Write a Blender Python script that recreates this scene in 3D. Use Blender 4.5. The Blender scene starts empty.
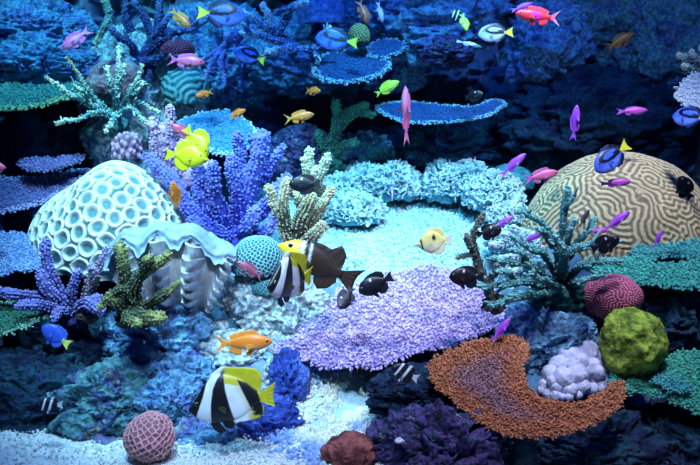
import bpy, bmesh, math, random
import numpy as np
from mathutils import Vector, Matrix, kdtree

scene = bpy.context.scene
COL = scene.collection
rng = np.random.default_rng(7)
random.seed(7)

# ------------------------------------------------------------------ camera
CAM = np.array([0.0, 0.0, 1.15])
PITCH = math.radians(12.0)
FPX = 824.0
FWD = np.array([0, math.cos(PITCH), -math.sin(PITCH)])
UP = np.array([0, math.sin(PITCH), math.cos(PITCH)])
RIGHT = np.array([1.0, 0, 0])
cam_data = bpy.data.cameras.new('camera')
cam_data.sensor_width = 36.0
cam_data.lens = FPX / 700 * 36.0
cam = bpy.data.objects.new('camera', cam_data)
cam.location = CAM
cam.rotation_euler = (math.pi / 2 - PITCH, 0, 0)
COL.objects.link(cam)
scene.camera = cam


def ray(px, py):
    return FWD + RIGHT * ((px - 350) / FPX) - UP * ((py - 232.5) / FPX)


def at(px, py, Y):
    """world point seen at a photo position, standing at distance Y into the tank"""
    d = ray(px, py)
    return CAM + d * (Y / d[1])


def mpp(px, py, Y):
    """metres per photo pixel there"""
    d = ray(px, py)
    return Y / d[1] / FPX


# ------------------------------------------------------------------ noise
def _hash(ix, iy, iz, seed):
    n = (ix * 374761393 + iy * 668265263 + iz * 1440662683 + seed * 974634777) & 0xffffffff
    n = ((n ^ (n >> 13)) * 1274126177) & 0xffffffff
    n = ((n ^ (n >> 15)) * 2246822519) & 0xffffffff
    return ((n ^ (n >> 16)) & 0xffffff) / float(0xffffff)


def vnoise(P, seed=0):
    P = np.asarray(P, dtype=np.float64)
    i = np.floor(P).astype(np.int64)
    f = P - i
    u = f * f * f * (f * (f * 6 - 15) + 10)
    out = 0
    for dx in (0, 1):
        wx = u[:, 0] if dx else 1 - u[:, 0]
        for dy in (0, 1):
            wy = u[:, 1] if dy else 1 - u[:, 1]
            for dz in (0, 1):
                wz = u[:, 2] if dz else 1 - u[:, 2]
                out = out + wx * wy * wz * _hash(i[:, 0] + dx, i[:, 1] + dy, i[:, 2] + dz, seed)
    return out * 2 - 1


def fbm(P, octaves=4, seed=0, gain=0.5, lac=2.03):
    a, s, t = 1.0, 0, 0
    P = np.asarray(P, float)
    for o in range(octaves):
        s = s + a * vnoise(P, seed + o * 17)
        t += a
        a *= gain
        P = P * lac + 3.7
    return s / t


def ridged(P, octaves=4, seed=0):
    a, s, t = 1.0, 0, 0
    P = np.asarray(P, float)
    for o in range(octaves):
        s = s + a * (1 - 2 * np.abs(vnoise(P, seed + o * 13)))
        t += a
        a *= 0.55
        P = P * 2.1 + 1.3
    return s / t


def smooth01(x):
    x = np.clip(x, 0, 1)
    return x * x * (3 - 2 * x)


# ------------------------------------------------------------------ mesh building
def link(o):
    COL.objects.link(o)
    return o


def make_mesh(name, V, faces, mat=None, col=None, smooth=True):
    me = bpy.data.meshes.new(name)
    V = np.asarray(V, np.float32)
    if not isinstance(faces, (list, tuple)):
        faces = [faces]
    faces = [np.asarray(f, np.int32) for f in faces if len(f)]
    me.vertices.add(len(V))
    me.vertices.foreach_set('co', V.ravel())
    loops = np.concatenate([f.ravel() for f in faces])
    starts, off = [], 0
    for f in faces:
        n, k = f.shape
        starts.append(off + np.arange(n, dtype=np.int32) * k)
        off += n * k
    starts = np.concatenate(starts).astype(np.int32)
    me.loops.add(len(loops))
    me.loops.foreach_set('vertex_index', loops.astype(np.int32))
    me.polygons.add(len(starts))
    me.polygons.foreach_set('loop_start', starts)
    me.update(calc_edges=True)
    me.polygons.foreach_set('use_smooth', np.full(len(starts), smooth, dtype=bool))
    if col is not None:
        col = np.asarray(col, np.float32)
        if col.ndim == 1:
            col = np.tile(col, (len(V), 1))
        rgba = np.ones((len(V), 4), np.float32)
        rgba[:, :3] = col[:, :3]
        a = me.color_attributes.new('Col', 'FLOAT_COLOR', 'POINT')
        a.data.foreach_set('color', rgba.ravel())
    if mat is not None:
        me.materials.append(mat)
    return me


def mobj(name, V, faces, mat, parent=None, col=None, smooth=True, loc=None):
    """one mesh object; V is in world space, stored relative to its parent or to loc"""
    V = np.asarray(V, float)
    base = None
    if parent is not None:
        base = np.array(parent.get('_base', (0, 0, 0)), float)
    elif loc is not None:
        base = np.asarray(loc, float)
    else:
        lo, hi = V.min(0), V.max(0)
        base = np.array([(lo[0] + hi[0]) / 2, (lo[1] + hi[1]) / 2, lo[2]])
    o = bpy.data.objects.new(name, make_mesh(name, V - base, faces, mat, col, smooth))
    if parent is not None:
        o.parent = parent
    else:
        o.location = base
    return link(o)


def tag(o, label, cat, group=None, kind=None):
    if label:
        o['label'] = label
    if cat:
        o['category'] = cat
    if group:
        o['group'] = group
    if kind:
        o['kind'] = kind
    return o


_empties = []


def thing(name, label, cat, loc, group=None):
    o = bpy.data.objects.new(name, None)
    o.empty_display_size = 0.05
    o.location = loc
    o['_base'] = [float(c) for c in loc]
    _empties.append(o)
    link(o)
    return tag(o, label, cat, group)


def merge(parts):
    """parts: list of (V, [faces], col or None)"""
    Vs, Fs, Cs, off = [], {}, [], 0
    for V, fs, c in parts:
        V = np.asarray(V, float)
        Vs.append(V)
        for f in (fs if isinstance(fs, (list, tuple)) else [fs]):
            f = np.asarray(f)
            Fs.setdefault(f.shape[1], []).append(f + off)
        if c is not None:
            c = np.asarray(c, float)
            Cs.append(np.tile(c, (len(V), 1)) if c.ndim == 1 else c)
        off += len(V)
    C = np.concatenate(Cs) if len(Cs) == len(parts) else None
    return np.concatenate(Vs), [np.concatenate(f) for f in Fs.values()], C


_ico = {}


def ico(sub):
    if sub not in _ico:
        bm = bmesh.new()
        bmesh.ops.create_icosphere(bm, subdivisions=sub, radius=1.0)
        V = np.array([v.co[:] for v in bm.verts])
        F = np.array([[v.index for v in f.verts] for f in bm.faces])
        bm.free()
        V /= np.linalg.norm(V, axis=1)[:, None]
        _ico[sub] = (V, F)
    V, F = _ico[sub]
    return V.copy(), F.copy()


def keep(V, F, mask):
    """drop vertices outside mask and the faces on them"""
    idx = -np.ones(len(V), int)
    idx[mask] = np.arange(mask.sum())
    F = idx[F]
    return V[mask], F[(F >= 0).all(1)]


def grid_faces(nu, nv, wrap_u=False):
    u = np.arange(nu if wrap_u else nu - 1)
    v = np.arange(nv - 1)
    U, Vv = np.meshgrid(u, v, indexing='ij')
    a = U * nv + Vv
    U2 = (U + 1) % nu
    b = U2 * nv + Vv
    return np.stack([a, b, b + 1, a + 1], -1).reshape(-1, 4)


def frame_of(N):
    N = N / np.maximum(np.linalg.norm(N, axis=-1, keepdims=True), 1e-9)
    ref = np.where(np.abs(N[..., 2:3]) < 0.9, np.array([0, 0, 1.0]), np.array([1.0, 0, 0]))
    T = np.cross(ref, N)
    T /= np.linalg.norm(T, axis=-1, keepdims=True)
    B = np.cross(N, T)
    return T, B, N


def nub_template(k=6, prof=((1.0, -0.4), (0.95, 0.45), (0.6, 0.95))):
    V, F4, F3 = [], [], []
    for r, z in prof:
        for j in range(k):
            a = 2 * math.pi * j / k
            V.append((r * math.cos(a), r * math.sin(a), z))
    n = len(prof)
    V.append((0, 0, prof[-1][1] + 0.22))
    for i in range(n - 1):
        for j in range(k):
            F4.append((i * k + j, i * k + (j + 1) % k, (i + 1) * k + (j + 1) % k, (i + 1) * k + j))
    for j in range(k):
        F3.append(((n - 1) * k + j, (n - 1) * k + (j + 1) % k, n * k))
    return np.array(V), np.array(F4), np.array(F3)


NUB = nub_template()
NUB5 = nub_template(5)


def nubs(P, N, rad, hgt, base_col, tip_col, tmpl=NUB5):
    """little rounded knobs standing on a surface"""
    TV, F4, F3 = tmpl
    n, m = len(P), len(TV)
    T, B, N = frame_of(N)
    rad = np.broadcast_to(np.asarray(rad, float), (n,))
    hgt = np.broadcast_to(np.asarray(hgt, float), (n,))
    V = (P[:, None] + T[:, None] * (TV[None, :, 0:1] * rad[:, None, None])
         + B[:, None] * (TV[None, :, 1:2] * rad[:, None, None])
         + N[:, None] * (TV[None, :, 2:3] * hgt[:, None, None])).reshape(-1, 3)
    offs = (np.arange(n) * m)[:, None, None]
    f4 = (F4[None] + offs).reshape(-1, 4)
    f3 = (F3[None] + offs).reshape(-1, 3)
    w = np.clip(TV[:, 2], 0, 1)[None, :, None]
    bc = np.asarray(base_col, float)
    tc = np.asarray(tip_col, float)
    if bc.ndim == 1:
        bc = np.tile(bc, (n, 1))
    if tc.ndim == 1:
        tc = np.tile(tc, (n, 1))
    C = (bc[:, None] * (1 - w) + tc[:, None] * w).reshape(-1, 3)
    return V, [f4, f3], C


def catmull(pts, n):
    pts = np.asarray(pts, float)
    if len(pts) == 2:
        t = np.linspace(0, 1, n)[:, None]
        return pts[0] * (1 - t) + pts[1] * t
    p = np.vstack([2 * pts[0] - pts[1], pts, 2 * pts[-1] - pts[-2]])
    m = len(pts) - 1
    s = np.linspace(0, m - 1e-6, n)
    i = s.astype(int)
    t = (s - i)[:, None]
    a, b, c, d = p[i], p[i + 1], p[i + 2], p[i + 3]
    return 0.5 * (2 * b + (c - a) * t + (2 * a - 5 * b + 4 * c - d) * t * t + (3 * b - a - 3 * c + d) * t ** 3)


def tube(path, radii, k=10, rough=0.0, seed=0, freq=60):
    """closed tapering tube with a rounded tip; returns V, faces, length parameter, normals"""
    n = len(path)
    path = np.asarray(path, float)
    tan = np.gradient(path, axis=0)
    tan /= np.linalg.norm(tan, axis=1)[:, None]
    # rounded tip
    r_end = radii[-1]
    ex = [(0.5, 0.87), (0.87, 0.5), (0.99, 0.12)]
    P = list(path)
    R = list(radii)
    for h, q in ex:
        P.append(path[-1] + tan[-1] * r_end * h)
        R.append(r_end * q)
    P, R = np.array(P), np.array(R)
    tan = np.vstack([tan, np.repeat(tan[-1:], 3, 0)])
    nrm = np.zeros_like(P)
    ref = np.array([0, 1.0, 0.2])
    v = np.cross(tan[0], ref)
    v /= np.linalg.norm(v)
    for i in range(len(P)):
        v = v - tan[i] * np.dot(v, tan[i])
        v /= np.linalg.norm(v)
        nrm[i] = v
    bi = np.cross(tan, nrm)
    a = np.linspace(0, 2 * math.pi, k, endpoint=False)
    D = nrm[:, None] * np.cos(a)[None, :, None] + bi[:, None] * np.sin(a)[None, :, None]
    V = P[:, None] + D * R[:, None, None]
    if rough:
        q = fbm(V.reshape(-1, 3) * freq, 3, seed).reshape(V.shape[:2])
        V = V + D * (R[:, None] * rough * q)[:, :, None]
    m = len(P)
    idx = np.arange(m * k).reshape(m, k)
    f = np.stack([idx[:-1], np.roll(idx[:-1], -1, 1), np.roll(idx[1:], -1, 1), idx[1:]], -1).reshape(-1, 4)
    V = V.reshape(-1, 3)
    V = np.vstack([V, P[-1] + tan[-1] * r_end * 0.02, P[0]])
    c1, c0 = m * k, m * k + 1
    j = np.arange(k)
    t1 = np.stack([idx[-1], np.roll(idx[-1], -1), np.full(k, c1)], -1)
    t0 = np.stack([np.roll(idx[0], -1), idx[0], np.full(k, c0)], -1)
    s = np.concatenate([np.repeat(np.clip(np.arange(m) / (n - 1), 0, 1), k), [1, 0]])
    nor = np.vstack([D.reshape(-1, 3), tan[-1:], -tan[:1]])
    return V, [f, np.vstack([t1, t0])], s, nor


# ------------------------------------------------------------------ materials
def new_mat(name):
    m = bpy.data.materials.new(name)
    m.use_nodes = True
    nt = m.node_tree
    b = nt.nodes['Principled BSDF']
    return m, nt, b


def N(nt, typ, **kw):
    n = nt.nodes.new(typ)
    for k, v in kw.items():
        setattr(n, k, v)
    return n


def add_bump(nt, b, scale, strength, dist=0.003, vor=False):
    tc = N(nt, 'ShaderNodeTexCoord')
    if vor:
        t = N(nt, 'ShaderNodeTexVoronoi')
        out = t.outputs['Distance']
    else:
        t = N(nt, 'ShaderNodeTexNoise')
        t.inputs['Detail'].default_value = 5
        out = t.outputs['Fac']
    t.inputs['Scale'].default_value = scale
    nt.links.new(tc.outputs['Object'], t.inputs['Vector'])
    bp = N(nt, 'ShaderNodeBump')
    bp.inputs['Strength'].default_value = strength
    bp.inputs['Distance'].default_value = dist
    nt.links.new(out, bp.inputs['Height'])
    nt.links.new(bp.outputs['Normal'], b.inputs['Normal'])
    return tc


def pigment(name, rough=0.7, spec=0.3, noise=0.25, nscale=90, bump=0.4, bscale=200, sss=0.0, vor=False, coat=0):
    """skin whose pigment is carried by the mesh, mottled a little"""
    m, nt, b = new_mat(name)
    a = N(nt, 'ShaderNodeVertexColor')
    a.layer_name = 'Col'
    tc = add_bump(nt, b, bscale, bump, vor=vor)
    nz = N(nt, 'ShaderNodeTexNoise')
    nz.inputs['Scale'].default_value = nscale
    nz.inputs['Detail'].default_value = 4
    nt.links.new(tc.outputs['Object'], nz.inputs['Vector'])
    mr = N(nt, 'ShaderNodeMapRange')
    mr.inputs['From Min'].default_value = 0.3
    mr.inputs['From Max'].default_value = 0.7
    mr.inputs['To Min'].default_value = 1 - noise
    mr.inputs['To Max'].default_value = 1 + noise * 0.6
    nt.links.new(nz.outputs['Fac'], mr.inputs['Value'])
    mx = N(nt, 'ShaderNodeMix', data_type='RGBA', blend_type='MULTIPLY')
    mx.inputs['Factor'].default_value = 1
    nt.links.new(a.outputs['Color'], mx.inputs[6])
    nt.links.new(mr.outputs['Result'], mx.inputs[7])
    nt.links.new(mx.outputs[2], b.inputs['Base Color'])
    b.inputs['Roughness'].default_value = rough
    b.inputs['Specular IOR Level'].default_value = spec
    if sss:
        b.inputs['Subsurface Weight'].default_value = sss
        b.inputs['Subsurface Radius'].default_value = (0.01, 0.01, 0.01)
        b.inputs['Subsurface Scale'].default_value = 0.5
    return m


def rock_mat(name, cols, scale=9, bump=0.8, bscale=45, rough=0.85):
    m, nt, b = new_mat(name)
    tc = add_bump(nt, b, bscale, bump, dist=0.012)
    oi = N(nt, 'ShaderNodeObjectInfo')
    off = N(nt, 'ShaderNodeVectorMath', operation='ADD')
    sc = N(nt, 'ShaderNodeVectorMath', operation='SCALE')
    sc.inputs[3].default_value = 1.0
    mul = N(nt, 'ShaderNodeMath', operation='MULTIPLY')
    mul.inputs[1].default_value = 40
    nt.links.new(oi.outputs['Random'], mul.inputs[0])
    nt.links.new(tc.outputs['Object'], off.inputs[0])
    nt.links.new(mul.outputs[0], off.inputs[1])
    nz = N(nt, 'ShaderNodeTexNoise')
    nz.inputs['Scale'].default_value = scale
    nz.inputs['Detail'].default_value = 8
    nz.inputs['Roughness'].default_value = 0.65
    nt.links.new(off.outputs[0], nz.inputs['Vector'])
    cr = N(nt, 'ShaderNodeValToRGB')
    e = cr.color_ramp.elements
    pos = np.linspace(0.3, 0.7, len(cols))
    e[0].position = pos[0]
    e[0].color = (*cols[0], 1)
    e[1].position = pos[-1]
    e[1].color = (*cols[-1], 1)
    for p, c in zip(pos[1:-1], cols[1:-1]):
        q = e.new(p)
        q.color = (*c, 1)
    nt.links.new(nz.outputs['Fac'], cr.inputs['Fac'])
    # fine speckle
    n2 = N(nt, 'ShaderNodeTexNoise')
    n2.inputs['Scale'].default_value = 70
    n2.inputs['Detail'].default_value = 6
    nt.links.new(off.outputs[0], n2.inputs['Vector'])
    mr = N(nt, 'ShaderNodeMapRange')
    mr.inputs['From Min'].default_value = 0.35
    mr.inputs['From Max'].default_value = 0.65
    mr.inputs['To Min'].default_value = 0.45
    mr.inputs['To Max'].default_value = 1.3
    nt.links.new(n2.outputs['Fac'], mr.inputs['Value'])
    mx = N(nt, 'ShaderNodeMix', data_type='RGBA', blend_type='MULTIPLY')
    mx.inputs['Factor'].default_value = 1
    nt.links.new(cr.outputs['Color'], mx.inputs[6])
    nt.links.new(mr.outputs['Result'], mx.inputs[7])
    nt.links.new(mx.outputs[2], b.inputs['Base Color'])
    b.inputs['Roughness'].default_value = rough
    b.inputs['Specular IOR Level'].default_value = 0.25
    return m


M_coral = pigment('coral_skin', rough=0.75, noise=0.22, nscale=120, bump=0.35, bscale=260)
M_smooth = pigment('soft_coral_skin', rough=0.5, noise=0.15, nscale=60, bump=0.2, bscale=150, sss=0.15)
M_fine = pigment('granular_coral_skin', rough=0.8, noise=0.3, nscale=160, bump=0.9, bscale=220)
M_shell = pigment('clam_shell', rough=0.55, noise=0.3, nscale=40, bump=0.5, bscale=90)
M_fish = pigment('fish_skin', rough=0.38, spec=0.5, noise=0.12, nscale=6, bump=0.12, bscale=40, vor=True)
M_fin = pigment('fin_membrane', rough=0.45, spec=0.4, noise=0.15, nscale=10, bump=0.25, bscale=30)
M_eye, _nt, _b = new_mat('eye_dark')
_b.inputs['Base Color'].default_value = (0.004, 0.004, 0.006, 1)
_b.inputs['Roughness'].default_value = 0.08
M_iris, _nt, _b = new_mat('eye_ring')
_b.inputs['Base Color'].default_value = (0.55, 0.5, 0.3, 1)
_b.inputs['Roughness'].default_value = 0.2
M_sand = pigment('sand', rough=0.95, noise=0.35, nscale=130, bump=1.0, bscale=160)

M_rock = rock_mat('live_rock', [(0.02, 0.04, 0.13), (0.06, 0.16, 0.36), (0.15, 0.36, 0.52), (0.09, 0.11, 0.38), (0.28, 0.44, 0.52)])
M_rockgreen = rock_mat('algae_rock', [(0.012, 0.03, 0.06), (0.04, 0.12, 0.18), (0.10, 0.27, 0.27), (0.06, 0.08, 0.24), (0.22, 0.30, 0.22)])
M_rockblue = rock_mat('blue_sponge_rock', [(0.015, 0.03, 0.2), (0.03, 0.07, 0.36), (0.06, 0.13, 0.5), (0.14, 0.22, 0.5)])
M_rockdark = rock_mat('dark_rock', [(0.003, 0.008, 0.022), (0.008, 0.02, 0.06), (0.012, 0.06, 0.09), (0.012, 0.02, 0.11)])  # near-black palette puts the shade of recesses and undersides into the rock colour
M_rockpurple = rock_mat('coralline_rock', [(0.008, 0.010, 0.02), (0.015, 0.02, 0.06), (0.10, 0.07, 0.22), (0.012, 0.05, 0.07), (0.5, 0.32, 0.6)], scale=16)
M_rockpale = rock_mat('pale_blue_rock', [(0.2, 0.26, 0.3), (0.42, 0.52, 0.55), (0.6, 0.68, 0.66), (0.4, 0.42, 0.5)], scale=12)


# ------------------------------------------------------------------ setting: sand bed, reef base, rock wall
def rbf(pts, kern=lambda r: r):
    P = np.array([p[:2] for p in pts], float)
    z = np.array([p[2] for p in pts], float)
    A = np.linalg.norm(P[:, None] - P[None], axis=2)
    n = len(P)
    M = np.zeros((n + 3, n + 3))
    M[:n, :n] = A
    M[:n, n] = 1
    M[:n, n + 1:] = P
    M[n, :n] = 1
    M[n + 1:, :n] = P.T
    w = np.linalg.solve(M, np.concatenate([z, [0, 0, 0]]))

    def f(X, Y):
        Q = np.stack([X, Y], -1)
        d = np.linalg.norm(Q[:, None] - P[None], axis=2)
        return d @ w[:n] + w[n] + Q @ w[n + 1:]
    return f


REEF = [
    (-1.6, 2.0, -.12), (-.6, 2.0, -.12), (0, 2.0, -.10), (.6, 2.0, -.14), (1.6, 2.0, -.14),
    (-1.1, 2.3, -.08), (-.5, 2.3, -.03), (-.15, 2.3, -.02), (.15, 2.28, .02), (.5, 2.3, -.1), (1.0, 2.3, -.1),
    (-1.1, 2.5, -.06), (-.6, 2.45, .06), (-.3, 2.48, .14), (0, 2.45, .02), (.3, 2.45, .05), (.6, 2.5, .08), (1.05, 2.5, -.05),
    (-1.2, 2.7, -.02), (-.85, 2.7, .02), (-.55, 2.65, .24), (-.33, 2.68, .28), (-.12, 2.65, .22), (.05, 2.7, .08), (.25, 2.7, .12), (.5, 2.65, .2), (.8, 2.7, .2), (1.15, 2.7, .05),
    (-1.25, 2.9, .08), (-.9, 2.88, .2), (-.65, 2.85, .38), (-.35, 2.9, .38), (-.1, 2.88, .34), (.2, 2.9, .34), (.5, 2.85, .32), (.85, 2.85, .34), (1.2, 2.9, .3),
    (-1.3, 3.15, .36), (-.85, 3.1, .46), (-.4, 3.1, .45), (0, 3.1, .435), (.3, 3.1, .43), (.65, 3.1, .42), (1.05, 3.1, .42), (1.4, 3.1, .4),
    (-1.5, 3.5, .42), (-.9, 3.5, .48), (-.5, 3.5, .53), (0, 3.5, .51), (.35, 3.5, .51), (.6, 3.5, .47), (1.0, 3.5, .42), (1.6, 3.5, .4),
    (-1.6, 3.9, .45), (-.6, 3.9, .5), (0, 3.85, .56), (.4, 3.85, .57), (.8, 3.9, .45), (1.7, 3.9, .42),
    (-2.0, 4.4, .4), (-.6, 4.4, .4), (0, 4.4, .4), (.6, 4.4, .4), (2.0, 4.4, .4), (-2.5, 3.2, .3), (2.5, 3.2, .3),
]
reef_f = rbf(REEF)


def reef_z(x, y):
    return float(reef_f(np.array([x], float), np.array([y], float))[0])


def pale_mask(X, Y):
    """where pale coral sand lies on the reef"""
    a = smooth01(1.25 - np.hypot((X - .22) / .66, (Y - 3.40) / .56) * 1.0) * 1.0
    b = smooth01(1.6 - np.hypot((X + .02) / .24, (Y - 2.44) / .28) * 1.1)
    return np.clip(np.maximum(a * 1.6, b * 1.5), 0, 1)


nx, ny = 560, 360
gx, gy = np.meshgrid(np.linspace(-2.4, 2.4, nx), np.linspace(2.0, 4.5, ny), indexing='ij')
X, Yg = gx.ravel(), gy.ravel()
z = reef_f(X, Yg)
pm = pale_mask(X, Yg)
P3 = np.stack([X, Yg, z], -1)
rough = fbm(P3 * 5, 4, 3) * .09 + ridged(P3 * 12, 4, 5) * .03
fine = fbm(P3 * 60, 3, 9) * .006 + ridged(P3 * 38, 3, 11) * .008
z2 = z + (1 - .85 * pm) * rough + (1 - .3 * pm) * fine
rockc = np.array([.06, .15, .26])[None] * (1 + .5 * fbm(P3 * 9, 4, 21)[:, None])
rockc = rockc + np.clip(fbm(P3 * 6, 3, 33), 0, 1)[:, None] * np.array([.22, .05, .25])
rockc = rockc + np.clip(fbm(P3 * 7, 3, 44), 0, 1)[:, None] * np.array([-.02, .16, .0])
palec = np.array([.46, .72, .78])[None] * (1 + .12 * fbm(P3 * 30, 3, 55)[:, None])
pmn = np.clip(pm * 1.3 + .35 * fbm(P3 * 14, 4, 66) * (pm > .02), 0, 1)[:, None]
colr = np.clip(rockc * (1 - pmn) + palec * pmn, .01, .95)
V = np.stack([X + fbm(P3 * 8 + 9, 3, 71) * .03 * (1 - pm), Yg + fbm(P3 * 8 + 19, 3, 72) * .05 * (1 - pm), z2], -1)
# skirt down so that the base is a closed block
o = mobj('floor_reef', V, grid_faces(nx, ny), M_fine, col=colr)
o['kind'] = 'structure'

# sand bed
nx, ny = 420, 300
gx, gy = np.meshgrid(np.linspace(-2.6, 2.6, nx), np.linspace(.6, 3.6, ny), indexing='ij')
X, Yg = gx.ravel(), gy.ravel()
P3 = np.stack([X, Yg, X * 0], -1)
z = (fbm(P3 * 3, 3, 81) * .03 + fbm(P3 * 18, 3, 82) * .01 + np.abs(fbm(P3 * 70, 2, 83)) * .006)
z += -.07 * smooth01((X - .25) / .3) + .05 * np.exp(-((X + .02) / .25) ** 2) * smooth01((Yg - 2.1) / .4)
sc = np.array([.72, .78, .76])[None] * (1 + .2 * fbm(P3 * 45, 3, 84)[:, None])
o = mobj('floor', np.stack([X, Yg, z], -1), grid_faces(nx, ny), M_sand, col=np.clip(sc, 0, .95))
o['kind'] = 'structure'


def floor_z(x, y):
    P = np.array([[x, y, 0.]])
    return float(fbm(P * 3, 3, 81)[0] * .03)


# gravel grains lying on the sand
TV, TF = ico(2)
nG = 5200
gxp = np.concatenate([rng.uniform(-1.3, -.15, 3200), rng.uniform(-.35, .22, 2000)])
gyp = np.concatenate([rng.uniform(2.0, 2.44, 3200), rng.uniform(2.05, 2.42, 2000)])
P3 = np.stack([gxp, gyp, gxp * 0], -1)
gz = np.maximum(fbm(P3 * 3, 3, 81) * .03 + .05 * np.exp(-((gxp + .02) / .25) ** 2) * smooth01((gyp - 2.1) / .4),
                reef_f(gxp, gyp))
rad = rng.uniform(.0015, .0048, nG)
sq = rng.uniform(.5, 1.2, (nG, 3))
V = (np.stack([gxp, gyp, gz + .006], -1)[:, None] + TV[None] * (rad[:, None] * sq)[:, None])
F = (TF[None] + (np.arange(nG) * len(TV))[:, None, None]).reshape(-1, 3)
gc = np.repeat(rng.uniform(.62, .95, nG), len(TV))[:, None] * np.array([.9, .95, .92])
o = mobj('coral_gravel', V.reshape(-1, 3), F, M_sand, col=gc)
tag(o, 'pale loose coral gravel scattered over the front sand bed', 'gravel', kind='stuff')

# rock wall behind, bowed round the reef
nx, ny = 620, 220
u = np.linspace(-1, 1, nx)
v = np.linspace(0, 1, ny)
U, Vv = np.meshgrid(u, v, indexing='ij')
U, Vv = U.ravel(), Vv.ravel()
Xw = U * 3.0
Yw = 4.75 - 2.2 * np.abs(U) ** 3.2
Zw = -.1 + Vv * 2.3
P3 = np.stack([Xw, Yw, Zw], -1)
d = fbm(P3 * 1.6, 3, 91) * .45 + ridged(P3 * 3.4, 4, 92) * .22 + fbm(P3 * 13, 4, 93) * .07 + ridged(P3 * 30, 2, 94) * .012
lean = .25 * (Vv - .5) + .28 * smooth01((-.55 - Xw) / .6) * smooth01((Zw - .8) / .3)
cave = .55 * np.exp(-(((Xw - .05) / .75) ** 2 + ((Zw - .82) / .26) ** 2) ** 1.5)
V = np.stack([Xw - U * d * .4, Yw - .35 - d - lean + cave, Zw + fbm(P3 * 6, 3, 95) * .06], -1)
wc = np.array([.12, .19, .25])[None] * (1 + .6 * fbm(P3 * 7, 5, 96)[:, None])
wc = wc + np.clip(fbm(P3 * 5, 4, 97), 0, 1)[:, None] * np.array([.0, .18, .06]) + np.clip(fbm(P3 * 6, 4, 98), 0, 1)[:, None] * np.array([.12, .02, .2])
o = mobj('wall_back', V, grid_faces(nx, ny), M_fine, col=np.clip(wc, .01, .9))
o['kind'] = 'structure'


# ------------------------------------------------------------------ boulders
def boulder(cx, cy, rx, ry, Y, label, mat, seed, depth=0.8, rough=1.0, sub=6, holes=0.0, name='reef_rock', zmin=None):
    c = at(cx, cy, Y)
    s = mpp(cx, cy, Y)
    D, F = ico(sub)
    R = np.array([rx * s, (rx + ry) / 2 * s * depth, ry * s])
    if Y < 2.9 or cx < 240:
        D, F = ico(7)
    Dw = D + .25 * np.stack([fbm(D * 2.2 + q * 5 + seed, 2, seed + q) for q in range(3)], -1)
    r = 1 + rough * (.34 * fbm(Dw * 1.5 + seed * 7.1, 3, seed) + .20 * ridged(Dw * 2.6 + seed, 4, seed + 1) + .10 * fbm(Dw * 7, 3, seed + 2))
    r += .055 * ridged(Dw * 11, 3, seed + 3) + .022 * fbm(D * 34, 2, seed + 4)
    if holes:
        h = vnoise(D * 5.5 + seed, seed + 5)
        r -= holes * smooth01((h - .25) / .3)
    V = D * r[:, None] * R
    o = mobj(name, V + c, F, mat)
    return tag(o, label, 'rock', 'reef rocks')


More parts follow.
